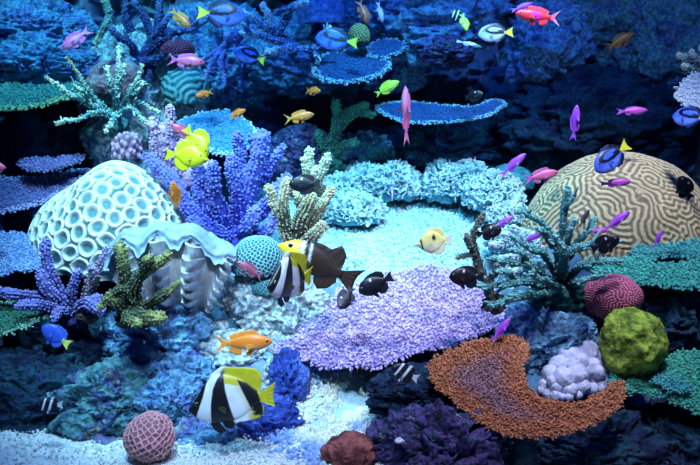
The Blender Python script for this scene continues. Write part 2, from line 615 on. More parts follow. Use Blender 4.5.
BOULDERS = [
    (270, 312, 48, 44, 2.78, 'pale blue rock pillar carrying the blue-green dome coral', M_rockpale, 1, .8),
    (160, 345, 52, 42, 2.66, 'blue rock just below the giant clam', M_rock, 2, .8),
    (238, 368, 75, 40, 2.68, 'broad pale-topped rock behind the black, white and yellow bannerfish', M_rockpale, 3, .7),
    (108, 408, 58, 42, 2.5, 'mossy mottled rock behind the pink honeycomb coral', M_rockgreen, 4, .8),
    (226, 438, 52, 44, 2.44, 'blue crusted rock at the bottom, under the large bannerfish', M_rock, 5, .8),
    (289, 384, 20, 34, 2.50, 'deep blue rounded sponge rock right of the large bannerfish', M_rockblue, 6, .9, .55),
    (262, 420, 36, 25, 2.42, 'low deep blue sponge rock at the foot of the bannerfish', M_rockblue, 7, .9, .7),
    (436, 452, 56, 46, 2.2, 'purple veined rock at the bottom centre below the orange plate coral', M_rockpurple, 8, .8, 1.2),
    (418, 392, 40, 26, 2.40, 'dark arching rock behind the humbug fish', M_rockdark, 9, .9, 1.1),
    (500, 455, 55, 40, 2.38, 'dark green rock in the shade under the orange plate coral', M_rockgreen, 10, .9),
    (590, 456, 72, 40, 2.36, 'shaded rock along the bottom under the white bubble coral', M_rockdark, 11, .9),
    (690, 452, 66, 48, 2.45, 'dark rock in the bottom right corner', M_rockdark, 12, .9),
    (548, 345, 48, 42, 2.66, 'blue-grey crusted rock left of the green moss coral', M_rock, 13, .8),
    (665, 330, 50, 46, 2.78, 'dark blue rock right of the red brain coral', M_rockdark, 14, .8),
    (600, 312, 55, 36, 2.86, 'blue rock bed under the red brain coral', M_rock, 15, .8),
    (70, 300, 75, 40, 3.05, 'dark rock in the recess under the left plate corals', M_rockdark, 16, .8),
    (25, 40, 60, 38, 3.75, 'large blue-green rock in the top left corner', M_rock, 17, .7),
    (42, 65, 45, 26, 3.6, 'rounded boulder above the top left shelf coral', M_rock, 18, .7),
    (140, 105, 52, 70, 3.75, 'tall blue rock behind the pale green staghorn coral', M_rockpale, 19, .6),
    (430, 22, 68, 36, 3.85, 'blue pitted rock hanging at the top centre', M_rock, 20, .7, 1.2),
    (446, 53, 26, 15, 3.7, 'small purple tinged rock under the top centre ledge', M_rockpurple, 21, .9),
    (396, 66, 32, 24, 3.95, 'dark blue rock between the two upper plate corals', M_rock, 22, .8),
    (545, 42, 40, 38, 3.9, 'blue rock below the red-pink fish at the top', M_rock, 23, .7),
    (600, 30, 70, 50, 4.05, 'dark rock face at the top right', M_rockgreen, 24, .6),
    (675, 55, 60, 50, 3.9, 'dark green rock at the top right edge', M_rockgreen, 25, .6),
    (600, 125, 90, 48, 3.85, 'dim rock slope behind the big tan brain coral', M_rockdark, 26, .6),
    (215, 60, 55, 45, 3.95, 'deep blue rock behind the blue tang at the upper left', M_rock, 27, .6),
    (300, 55, 60, 36, 3.95, 'deep blue ledge under the white-tipped branch coral', M_rock, 28, .6),
    (302, 152, 30, 26, 3.6, 'dim purple knobbed rock behind the tan finger corals', M_rockpurple, 29, .8),
    (357, 160, 34, 24, 3.75, 'dim green rock at the back of the pale plateau', M_rockgreen, 30, .8),
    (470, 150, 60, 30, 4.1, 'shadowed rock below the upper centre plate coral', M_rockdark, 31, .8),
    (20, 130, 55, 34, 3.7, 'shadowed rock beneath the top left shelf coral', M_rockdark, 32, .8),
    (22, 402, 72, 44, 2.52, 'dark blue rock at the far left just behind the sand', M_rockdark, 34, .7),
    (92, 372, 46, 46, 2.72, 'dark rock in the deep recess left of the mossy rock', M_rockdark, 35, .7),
    (180, 382, 40, 34, 2.56, 'blue-violet rock between the mossy rock and the large bannerfish', M_rock, 36, .8),
    (176, 404, 30, 28, 2.42, 'small blue rock just left of the large bannerfish snout', M_rock, 37, .8),
    (340, 12, 40, 30, 3.95, 'blue rock behind the red-brown fish at the top', M_rock, 33, .7),
]
for i, b in enumerate(BOULDERS):
    cx, cy, rx, ry, Y, lab, mat, seed, dep = b[:9]
    boulder(cx, cy, rx, ry, Y, lab, mat, seed, depth=dep, rough=b[9] if len(b) > 9 else 1.0, holes=.12 if i % 2 else .0)


# ------------------------------------------------------------------ coral builders
def in_poly(P, poly):
    x, y = P[:, 0], P[:, 1]
    inside = np.zeros(len(P), bool)
    n = len(poly)
    for i in range(n):
        x1, y1 = poly[i]
        x2, y2 = poly[(i + 1) % n]
        c = ((y1 > y) != (y2 > y)) & (x < (x2 - x1) * (y - y1) / (y2 - y1 + 1e-12) + x1)
        inside ^= c
    return inside


def near_poly(P, poly):
    best = np.full(len(P), 1e9)
    q = np.zeros_like(P)
    n = len(poly)
    for i in range(n):
        a, b = poly[i], poly[(i + 1) % n]
        ab = b - a
        t = np.clip(((P - a) @ ab) / (ab @ ab + 1e-12), 0, 1)
        c = a + t[:, None] * ab
        d = np.linalg.norm(P - c, axis=1)
        m = d < best
        best[m] = d[m]
        q[m] = c[m]
    return best, q


def closed_curve(pts, per=8):
    pts = np.asarray(pts, float)
    n = len(pts)
    out = []
    for i in range(n):
        a, b, c, d = pts[i - 1], pts[i], pts[(i + 1) % n], pts[(i + 2) % n]
        for t in np.linspace(0, 1, per, endpoint=False):
            out.append(0.5 * (2 * b + (c - a) * t + (2 * a - 5 * b + 4 * c - d) * t * t + (3 * b - a - 3 * c + d) * t ** 3))
    return np.array(out)


def col_at(c, t):
    return c(t) if callable(c) else np.tile(np.asarray(c, float), (len(t), 1))


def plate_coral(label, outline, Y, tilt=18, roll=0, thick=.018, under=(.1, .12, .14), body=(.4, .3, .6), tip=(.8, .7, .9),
                nub=(.004, .008), dens=12000, curl=.0, wav=.012, name='plate_coral', cat='coral', stalk=None, ragged=.006, seed=1, flare=.5, group=None,
                nubname='branchlets', back=False):
    outline = np.asarray(outline, float)
    c0 = outline.mean(0)
    P0 = at(c0[0], c0[1], Y)
    t, r = math.radians(tilt), math.radians(roll)
    n = np.array([math.sin(r), -math.sin(t), math.cos(t) * math.cos(r)])
    n /= np.linalg.norm(n)
    e1 = np.cross(np.array([0, 1.0, 0]), n)
    e1 /= np.linalg.norm(e1)
    e2 = np.cross(n, e1)
    W3 = []
    for px, py in outline:
        d = ray(px, py)
        k = ((P0 - CAM) @ n) / (d @ n)
        W3.append(CAM + d * k)
    W3 = np.array(W3) - P0
    poly = closed_curve(np.stack([W3 @ e1, W3 @ e2], -1), 10)
    q = np.concatenate([poly * 60, np.zeros((len(poly), 1))], 1)
    ctr = poly.mean(0)
    dirs = poly - ctr
    L = np.linalg.norm(dirs, axis=1, keepdims=True)
    poly = poly + dirs / L * (ragged * (fbm(q, 3, seed)[:, None] * 1.6 + .6 * vnoise(q * 3, seed + 3)[:, None]))
    lo, hi = poly.min(0), poly.max(0)
    step = max((hi - lo).max() / 150, .0028)
    gx = np.arange(lo[0] - step, hi[0] + 2 * step, step)
    gy = np.arange(lo[1] - step, hi[1] + 2 * step, step)
    A, B = np.meshgrid(gx, gy, indexing='ij')
    P = np.stack([A.ravel(), B.ravel()], -1)
    F = grid_faces(len(gx), len(gy))
    F = F[in_poly(P[F].mean(1), poly)]
    used = np.unique(F)
    remap = -np.ones(len(P), int)
    remap[used] = np.arange(len(used))
    P, F = P[used], remap[F]
    ins = in_poly(P, poly)
    dist, qn = near_poly(P, poly)
    P[~ins] = qn[~ins]
    dist[~ins] = 0
    span = (hi - lo).min()
    s = np.clip(dist / (span * .32), 0, 1)
    Q = np.concatenate([P, np.zeros((len(P), 1))], 1)
    h = curl * (1 - s) ** 2 + wav * fbm(Q * 7, 3, seed + 5) + .004 * fbm(Q * 45, 3, seed + 6)
    th = thick * (.35 + .65 * smooth01(dist / (thick * 2.5))) * (1 + 1.2 * smooth01(s))
    top = P0 + P[:, :1] * e1 + P[:, 1:] * e2 + h[:, None] * n
    bot = top - th[:, None] * n
    m = len(P)
    E = np.concatenate([F[:, [0, 1]], F[:, [1, 2]], F[:, [2, 3]], F[:, [3, 0]]])
    key = np.sort(E, 1)
    uq, inv, cnt = np.unique(key[:, 0] * m + key[:, 1], return_inverse=True, return_counts=True)
    bE = E[cnt[inv] == 1]
    side = np.stack([bE[:, 1], bE[:, 0], bE[:, 0] + m, bE[:, 1] + m], -1)
    bc = col_at(body, s)
    root = thing(name, label, cat, P0 - n * thick, group or ('plate corals' if name == 'plate_coral' else None))
    mobj('plate', np.vstack([top, bot]), [F, F[:, ::-1] + m, side], M_coral, root,
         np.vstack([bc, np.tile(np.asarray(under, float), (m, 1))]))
    # branchlets
    area = len(F) * step * step
    k = int(area * dens)
    idx = rng.integers(0, m, k)
    jit = rng.uniform(-.5, .5, (k, 2)) * step
    PP = top[idx] + jit[:, :1] * e1 + jit[:, 1:] * e2
    out = P[idx] - ctr
    out /= np.linalg.norm(out, axis=1, keepdims=True) + 1e-9
    O3 = out[:, :1] * e1 + out[:, 1:] * e2
    NN = n + O3 * (flare * (1 - s[idx]) ** 2)[:, None] + rng.normal(0, .28, (k, 3))
    ss = s[idx]
    # along the rim
    pe = np.vstack([poly, (poly + np.roll(poly, -1, 0)) / 2])
    ke = len(pe)
    reps = max(1, int(np.linalg.norm(poly - np.roll(poly, 1, 0), axis=1).sum() / ke / (nub[0] * .55)))
    pe = np.repeat(pe, reps, 0) + rng.normal(0, nub[0] * 1.2, (ke * reps, 2))
    oe = pe - ctr
    oe /= np.linalg.norm(oe, axis=1, keepdims=True)
    oe = oe + rng.normal(0, .3, oe.shape)
    he = curl + wav * fbm(np.concatenate([pe, np.zeros((len(pe), 1))], 1) * 7, 3, seed + 5) - rng.uniform(0, thick * .5, len(pe))
    PE = P0 + pe[:, :1] * e1 + pe[:, 1:] * e2 + he[:, None] * n
    NE = oe[:, :1] * e1 + oe[:, 1:] * e2 + n * rng.uniform(-.1, .9, (len(pe), 1))
    PP = np.vstack([PP, PE])
    NN = np.vstack([NN, NE])
    ss = np.concatenate([ss, np.zeros(len(pe))])
    kk = len(PP)
    rr = nub[0] * rng.uniform(.65, 1.3, kk)
    hh = nub[1] * rng.uniform(.55, 1.4, kk)
    Vn, Fn, Cn = nubs(PP, NN, rr, hh, col_at(body, ss) * rng.uniform(.75, 1.1, (kk, 1)), np.clip(col_at(tip, ss) * rng.uniform(.8, 1.15, (kk, 1)), 0, .95))
    ob = mobj(nubname, Vn, Fn, M_coral, root, Cn)
    ob['kind'] = 'stuff'
    if stalk:
        sx, sy, sr, sl = stalk  # photo position of the stalk top, radius px, length m
        d = ray(sx, sy)
        k = ((P0 - n * thick * 1.5 - CAM) @ n) / (d @ n)
        p = CAM + d * k
        rm = sr * mpp(sx, sy, Y)
        p = p + np.array([0, rm * .5, -.3 * rm])
        if back:
            p = p + np.array([0, .12, .0])
        path = catmull([p + np.array([0, .6, -.12]), p + np.array([0, .3, -.08]), p - n * rm * .6] if back else [p - np.array([0, -.03, sl]), p - np.array([0, -.015, sl * .4]), p - n * rm * .6], 16)
        V, Fs, sv, _ = tube(path, np.linspace(rm * .75, rm * .55, 16), 18, .3, seed, 25)
        mobj('stalk', V, Fs, M_rockdark, root)
    return root


def branch_coral(label, Y, branches, base=(.2, .3, .6), tip=(.8, .9, .95), nub=(.003, .005), dens=1.0, name='staghorn_coral', cat='coral',
                 hold=None, seed=1, tipstart=.6, k=10, rough=.25, mat=None, nubtip=None, group=None, upper=False, thin=1.0, twigs=None, wig=.25):
    """branches: (points (px, py, dy), radius at root px, radius at tip px)"""
    mat = mat or M_coral
    base, tip = np.asarray(base, float), np.asarray(tip, float)
    nubtip = tip if nubtip is None else np.asarray(nubtip, float)
    p0 = branches[0][0][0]
    b0 = at(p0[0], p0[1], Y)
    if hold:
        b0 = at(hold[0], hold[1], Y)
    root = thing(name, label, cat, b0, group or name.replace('_', ' ') + ' colonies')
    for i, (pts, r0, r1) in enumerate(branches):
        r0, r1 = r0 * thin, r1 * thin
        W3 = [at(p[0], p[1], Y + (p[2] if len(p) > 2 else 0)) for p in pts]
        s = mpp(pts[0][0], pts[0][1], Y)
        L = sum(np.linalg.norm(W3[j + 1] - W3[j]) for j in range(len(W3) - 1))
        nn = max(10, int(L / .006))
        path = catmull(W3, nn)
        path = path + np.stack([fbm(path * 25 + 5 * q + i, 2, seed + q) for q in range(3)], -1) * (wig * r0 * s)
        rad = np.linspace(r0, r1, nn) * s
        V, Fs, sv, nor = tube(path, rad, k, rough, seed + i, 50)
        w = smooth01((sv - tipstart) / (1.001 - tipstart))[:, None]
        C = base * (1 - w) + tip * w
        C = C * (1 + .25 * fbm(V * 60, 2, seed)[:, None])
        parts = [(V, Fs, np.clip(C, .005, .95))]
        if twigs:
            for w_ in range(max(2, int(L / s / twigs[0]))):
                q = int(rng.uniform(.25, .95) * (nn - 1))
                tg = path[min(q + 1, nn - 1)] - path[max(q - 1, 0)]
                tg /= np.linalg.norm(tg) + 1e-9
                dv = tg * .7 + rng.normal(0, .7, 3) + np.array([0, -.2, .35])
                dv /= np.linalg.norm(dv)
                ln = twigs[1] * s * rng.uniform(.5, 1.2)
                pp = path[q] + np.linspace(0, 1, 8)[:, None] * dv * ln + np.linspace(0, 1, 8)[:, None] ** 2 * tg * ln * .3
                Vt, Ft, st_, _n = tube(pp, np.linspace(rad[q] * .8, rad[q] * .42, 8), 8, rough, seed + i + w_, 50)
                wt = smooth01(st_)[:, None]
                parts.append((Vt, Ft, np.clip(base * (1 - wt) + (base * .35 + nubtip * .65) * wt, .005, .95)))
        if nub:
            area = 2 * math.pi * (r0 + r1) / 2 * s * L
            kk = int(area / (nub[0] ** 2 * 6.0) * dens)
            idx = rng.integers(0, len(V) - 2, kk)
            if upper:
                idx = idx[nor[idx, 2] > -.25]
                kk = len(idx)
            tang = np.gradient(path, axis=0)
            tang /= np.linalg.norm(tang, axis=1)[:, None]
            ti = np.clip((sv[idx] * (nn - 1)).astype(int), 0, nn - 1)
            NN = nor[idx] + tang[ti] * .45 + rng.normal(0, .2, (kk, 3))
            PP = V[idx] + tang[ti] * rng.uniform(-.5, .5, (kk, 1)) * (L / nn)
            ww = smooth01((sv[idx] - tipstart) / (1.001 - tipstart))[:, None]
            bcol = base * (1 - ww) + tip * ww
            tcol = bcol * .4 + nubtip * .6
            parts.append(nubs(PP, NN, nub[0] * rng.uniform(.7, 1.3, kk), nub[1] * rng.uniform(.6, 1.4, kk), bcol, tcol))
        Vm, Fm, Cm = merge(parts)
        mobj('branch', Vm, Fm, mat, root, Cm)
    if hold:
        hx, hy, hr = hold[:3]
        s = mpp(hx, hy, Y)
        D, F = ico(5)
        rr = 1 + .35 * fbm(D * 2 + seed, 3, seed) + .12 * fbm(D * 9, 3, seed + 1)
        V = at(hx, hy, Y) + D * rr[:, None] * np.array([hr * s, hr * s * .9, (hold[3] if len(hold) > 3 else hr * .8) * s])
        mobj('holdfast', V, F, mat, root, np.clip(base * (.8 + .3 * fbm(V * 60, 2, seed)[:, None]), .005, .9))
    return root


def cells(D, n, seed, lo=-.3, relax=0):
    """nearest and second nearest of n evenly spread sites on the upper part of a sphere"""
    i = np.arange(n)
    ph = i * math.pi * (3 - math.sqrt(5))
    zz = 1 - (1 - lo) * (i + .5) / n
    r = np.sqrt(np.maximum(0, 1 - zz * zz))
    S = np.stack([r * np.cos(ph), r * np.sin(ph), zz], -1)
    rg = np.random.default_rng(seed)
    S += rg.normal(0, .33 / math.sqrt(n), S.shape)
    S /= np.linalg.norm(S, axis=1)[:, None]
    G, _ = ico(6)
    G = G[G[:, 2] > lo - .05]
    for _ in range(relax):
        own = (G @ S.T).argmax(1)
        for k in range(n):
            g = G[own == k]
            if len(g):
                S[k] = g.mean(0)
        S /= np.linalg.norm(S, axis=1)[:, None]
    d1 = np.full(len(D), 9.)
    d2 = np.full(len(D), 9.)
    wi = np.zeros(len(D), int)
    for a in range(0, n):
        d = np.linalg.norm(D - S[a], axis=1)
        m = d < d1
        d2 = np.where(m, d1, np.minimum(d2, d))
        wi = np.where(m, a, wi)
        d1 = np.where(m, d, d1)
    return S, d1, d2, wi


def dome(name, label, cat, cx, cy, rx, ry, Y, hfun, mat, sub=7, depth=1.0, low=-.35, parent=None, lump=.06, seed=1, tip=0.0, part=None, roll=0):
    """rounded coral head; hfun(D) gives relief in units of the radius and the pigment"""
    D, F = ico(sub)
    D, F = keep(D, F, D[:, 2] > low)
    h, C = hfun(D)
    c = at(cx, cy, Y)
    s = mpp(cx, cy, Y)
    r = 1 + lump * fbm(D * 1.7 + seed, 3, seed) + h
    Rv = np.array([rx * s, (rx + ry) / 2 * s * depth, ry * s])
    V = D * r[:, None] * Rv
    a, b = math.radians(tip), math.radians(roll)
    Rm = np.array(Matrix.Rotation(b, 3, 'Y') @ Matrix.Rotation(a, 3, 'X'))
    V = V @ Rm.T + c
    if parent is not None:
        return mobj(part or name, V, F, mat, parent, C)
    o = mobj(name, V, F, mat, col=C)
    return tag(o, label, cat)


def lerp(a, b, w):
    w = np.asarray(w)[:, None]
    return np.asarray(a, float) * (1 - w) + np.asarray(b, float) * w


_sh = {}


def worms(n, wave, seed, steps=42):
    """labyrinth relief (Swift-Hohenberg), values about -1..1, periodic n x n"""
    key = (n, wave, seed)
    if key in _sh:
        return _sh[key]
    rg = np.random.default_rng(seed)
    u = rg.normal(0, .1, (n, n))
    k = np.fft.fftfreq(n) * 2 * math.pi
    K2 = k[:, None] ** 2 + k[None] ** 2
    k0 = (2 * math.pi / wave) ** 2
    Lop = .35 - (K2 / k0 - 1) ** 2
    dt = .6
    for _ in range(steps):
        nl = -u ** 3
        u = np.fft.ifft2((np.fft.fft2(u) + dt * np.fft.fft2(nl)) / (1 - dt * Lop)).real
    u = u / (np.abs(u).max() * .8)
    _sh[key] = u
    return u


def sample_map(M, D):
    """read a square map over the dome by equal-distance polar coordinates, seen from the front upper side"""
    f = np.array([0, -.75, .66])
    f /= np.linalg.norm(f)
    e1 = np.array([1.0, 0, 0])
    e2 = np.cross(f, e1)
    c = np.clip(D @ f, -1, 1)
    th = np.arccos(c)
    a, b = D @ e1, D @ e2
    q = np.hypot(a, b) + 1e-9
    n = len(M)
    x = (a / q * th / math.pi * .5 + .5) * n
    y = (b / q * th / math.pi * .5 + .5) * n
    i, j = np.floor(x).astype(int), np.floor(y).astype(int)
    fx, fy = x - i, y - j
    g = lambda p, q: M[p % n, q % n]
    return (g(i, j) * (1 - fx) * (1 - fy) + g(i + 1, j) * fx * (1 - fy) + g(i, j + 1) * (1 - fx) * fy + g(i + 1, j + 1) * fx * fy)


def brain(wave_n, amp, ridge, groove, seed, n=512, sharp=1.6):
    def f(D):
        M = worms(n, n / wave_n, seed)
        u = sample_map(M, D + .012 * np.stack([fbm(D * 6 + q, 2, seed + q) for q in range(3)], -1))
        w = np.tanh(u * sharp)
        # ridges with a thin crease along the crest
        h = amp * (w - .35 * np.exp(-((u - .75) / .18) ** 2))
        C = lerp(groove, ridge, smooth01((w + .6) / 1.1))
        C = C * (1 + .15 * fbm(D * 5, 3, seed + 9)[:, None])
        return h, np.clip(C, .005, .95)
    return f


def honeycomb(n, amp, wall, pit, seed, width=.35, lo=-.3):
    def f(D):
        S, d1, d2, wi = cells(D, n, seed, lo)
        e = (d2 - d1) * math.sqrt(n)
        w = smooth01(e / (width * 2.2))
        h = -amp * w
        return h, np.clip(lerp(wall, pit, w) * (1 + .12 * fbm(D * 9, 2, seed)[:, None]), .005, .95)
    return f


def bumps(n, amp, crest, gap, seed, lo=-.3):
    def f(D):
        S, d1, d2, wi = cells(D, n, seed, lo)
        w = smooth01(1.15 - d1 * math.sqrt(n) * .62)
        return amp * w, np.clip(lerp(gap, crest, w), .005, .95)
    return f


def rough_skin(amp, freq, c1, c2, seed):
    def f(D):
        a = fbm(D * freq, 4, seed)
        return amp * a + amp * .4 * ridged(D * freq * 2.3, 3, seed + 2), np.clip(lerp(c1, c2, smooth01(a * .9 + .5)), .005, .95)
    return f


# ------------------------------------------------------------------ massive corals
def pebble(D):
    n = 190
    S, d1, d2, wi = cells(D, n, 5, -.35, 4)
    # each cup has its own size: half the way to its neighbour
    dd = np.linalg.norm(S[:, None] - S[None], axis=2) + np.eye(n) * 9
    R = np.sort(dd, 1)[:, :4].mean(1) * .5 * np.random.default_rng(3).uniform(.92, 1.1, n)
    ang = np.random.default_rng(4).uniform(0, 6.28, n)
    el = np.random.default_rng(5).uniform(.78, 1.12, n)
    T, B, _ = frame_of(S)
    rel = D - S[wi]
    a = (rel * T[wi]).sum(1)
    b = (rel * B[wi]).sum(1)
    ca, sa = np.cos(ang[wi]), np.sin(ang[wi])
    a2, b2 = a * ca + b * sa, -a * sa + b * ca
    q1 = np.hypot(a2 * el[wi], b2 / el[wi]) / (R[wi] * 1.06)
    q2 = 2 * d1 / (d1 + d2)
    q = np.maximum(.85 * q1 + .15 * q2, q2 * .9)
    crown = 1 + .10 * np.sin(np.arctan2(b2, a2) * 17)
    rim = np.exp(-((q - .84) / .11) ** 2) * crown
    inside = smooth01((.78 - q) / .42)
    gap = smooth01((q - .95) / .18)
    septa = .15 * np.sin(np.arctan2(b2, a2) * 22) * inside * smooth01(q / .3)
    h = .013 * rim - .030 * inside - .014 * gap + .003 * septa
    h = h - .15 * smooth01(-D[:, 0] * 1.3) * np.clip(D[:, 2], 0, 1) * 1.6 - .06 * smooth01(D[:, 0] * 1.3) * np.clip(D[:, 2], 0, 1)
    C = lerp((.95, .95, .86), (.09, .27, .28), inside * .95)
    C = lerp((0, 0, 0), (1, 1, 1), np.ones(len(D))) * C
    C = C * (1 - gap[:, None]) + np.array([.07, .2, .2]) * gap[:, None]
    C = C * (1 + septa[:, None] * 1.5)
    return h, np.clip(C, .01, .95)


dome('pebble_coral', 'large pale dome coral covered in round white-rimmed cups, on the left', 'coral', 112, 240, 80, 78, 3.02, pebble, M_smooth, sub=8, depth=.9, lump=.05, seed=2, low=-.3, roll=6)
dome('brain_coral', 'huge tan brain coral with winding ridges, on the right', 'coral', 616, 240, 94, 88, 3.2, brain(98, .0080, (.80, .62, .36), (.28, .20, .10), 11, 900, 1.4), M_coral, sub=8, depth=.9, lump=.04, seed=3)
dome('brain_coral', 'small wine-red brain coral above the green moss coral', 'coral', 612, 297, 30, 23, 2.66, brain(52, .016, (.66, .17, .26), (.16, .03, .09), 12, 512), M_coral, sub=7, depth=.95, seed=4, low=-.8)
dome('honeycomb_coral', 'pink honeycomb coral head on the sand at the bottom left', 'coral', 150, 437, 26, 25, 2.22, honeycomb(230, .055, (.85, .40, .38), (.34, .12, .14), 6, lo=-.95, width=.8), M_coral, sub=7, lump=.12, seed=5, low=-.92)
dome('moss_coral', 'round olive green moss-like coral at the right', 'coral', 633, 343, 33, 33, 2.5, rough_skin(.035, 6, (.07, .12, .01), (.34, .46, .05), 7), M_fine, sub=7, lump=.24, seed=31, low=-.9)
t = thing('star_coral', 'blue-green pimpled dome coral on the pale rock pillar, behind the black and white striped fish', 'coral', at(260, 290, 2.72))
dome('head', None, None, 258, 262, 28, 27, 2.72, honeycomb(420, .034, (.34, .64, .62), (.008, .10, .15), 8, width=.5), M_coral, sub=7, parent=t, lump=.05, seed=6)
dome('lobe', None, None, 268, 286, 20, 15, 2.70, honeycomb(260, .03, (.34, .66, .62), (.03, .22, .24), 9), M_coral, sub=6, parent=t, lump=.1, seed=7)
dome('mushroom_coral', 'reddish brown folded soft coral at the bottom edge, left of the purple rock', 'coral', 349, 452, 25, 19, 2.2, rough_skin(.10, 2.2, (.10, .02, .02), (.40, .12, .10), 15), M_fine, sub=7, lump=.28, seed=21)
dome('dome_coral', 'dusky pink dome coral behind the pale green staghorn', 'coral', 116, 84, 29, 24, 3.55, rough_skin(.06, 4, (.45, .22, .22), (.75, .42, .40), 16), M_fine, sub=6, lump=.2, seed=8)
dome('dome_coral', 'teal ridged dome coral beneath the rose pink fish at the upper left', 'coral', 186, 92, 24, 29, 3.6, brain(26, .03, (.22, .5, .45), (.05, .2, .22), 13, 256), M_coral, sub=6, lump=.1, seed=9)
dome('brain_coral', 'dim maroon ridged coral above the rose pink fish', 'coral', 178, 50, 17, 11, 3.55, brain(30, .03, (.42, .08, .14), (.06, .01, .05), 14, 300), M_coral, sub=6, seed=10)
dome('dome_coral', 'dim teal dome coral half hidden between the lettuce corals and the tan brain coral', 'coral', 507, 182, 27, 17, 3.62, rough_skin(.03, 5, (.02, .16, .2), (.06, .3, .34), 20), M_fine, sub=6, lump=.1, seed=15)
dome('dome_coral', 'small olive yellow ball coral behind the tail of the top centre blue tang', 'coral', 359, 38, 10.5, 13, 3.55, bumps(160, .08, (.5, .45, .2), (.15, .14, .06), 17), M_coral, sub=6, lump=.08, seed=11)
dome('cauliflower_coral', 'plum-pink lumpy coral at the top right shoulder of the white-cupped dome', 'coral', 127, 151, 13, 17, 3.1, bumps(50, .22, (.62, .40, .52), (.2, .1, .2), 18), M_coral, sub=6, lump=.2, seed=12)
dome('sponge', 'blue rounded sponge at the top behind the elkhorn coral, left of the olive ball coral', 'sponge', 322, 14, 22, 26, 3.75, rough_skin(.05, 5, (.08, .16, .5), (.18, .3, .7), 19), M_fine, sub=6, lump=.15, seed=14)

# white bubble coral
LOBES = [(560, 366, 12, 0), (570, 357, 13, .03), (586, 353, 14, .05), (599, 358, 13, .05), (607, 368, 12, .03), (608, 379, 10, .0), (601, 387, 9, -.02),
         (551, 374, 10, -.02), (564, 378, 12, -.06), (577, 374, 12, -.04), (589, 369, 12, .0), (557, 387, 8, -.07), (570, 389, 9, -.08), (582, 386, 9, -.06),
         (546, 385, 8, -.03), (549, 394, 7, -.06), (556, 395, 7, -.08), (569, 397, 5, -.1), (542, 390, 5, -.04), (594, 379, 9, .0), (592, 389, 7, -.04), (573, 366, 9, -.02),
         (581, 362, 10, .0), (594, 366, 9, .0), (562, 397, 4, -.1), (598, 372, 8, -.02), (553, 381, 7, -.06), (578, 395, 5, -.08)]
t = thing('bubble_coral', 'cluster of white rounded bubble lobes beside the orange plate coral', 'coral', at(578, 398, 2.5))
for i, (px, py, r, dy) in enumerate(LOBES):
    D, F = ico(5)
    c, s = at(px, py, 2.5 + dy), mpp(px, py, 2.5 + dy)
    rr = 1 + .10 * fbm(D * 2 + i * 3.3, 2, i) + .02 * fbm(D * 9, 2, i)
    mobj('lobe', c + D * rr[:, None] * r * .94 * s, F, M_smooth, t, np.clip(np.array([.54, .55, .72]) * (1 + .08 * fbm(D * 4, 2, i)[:, None]), 0, .95))
D, F = ico(5)
mobj('base', at(580, 382, 2.56) + D * (1 + .1 * fbm(D * 3, 3, 5)[:, None]) * np.array([.082, .06, .056]), F, M_smooth, t, np.array([.16, .16, .26]))

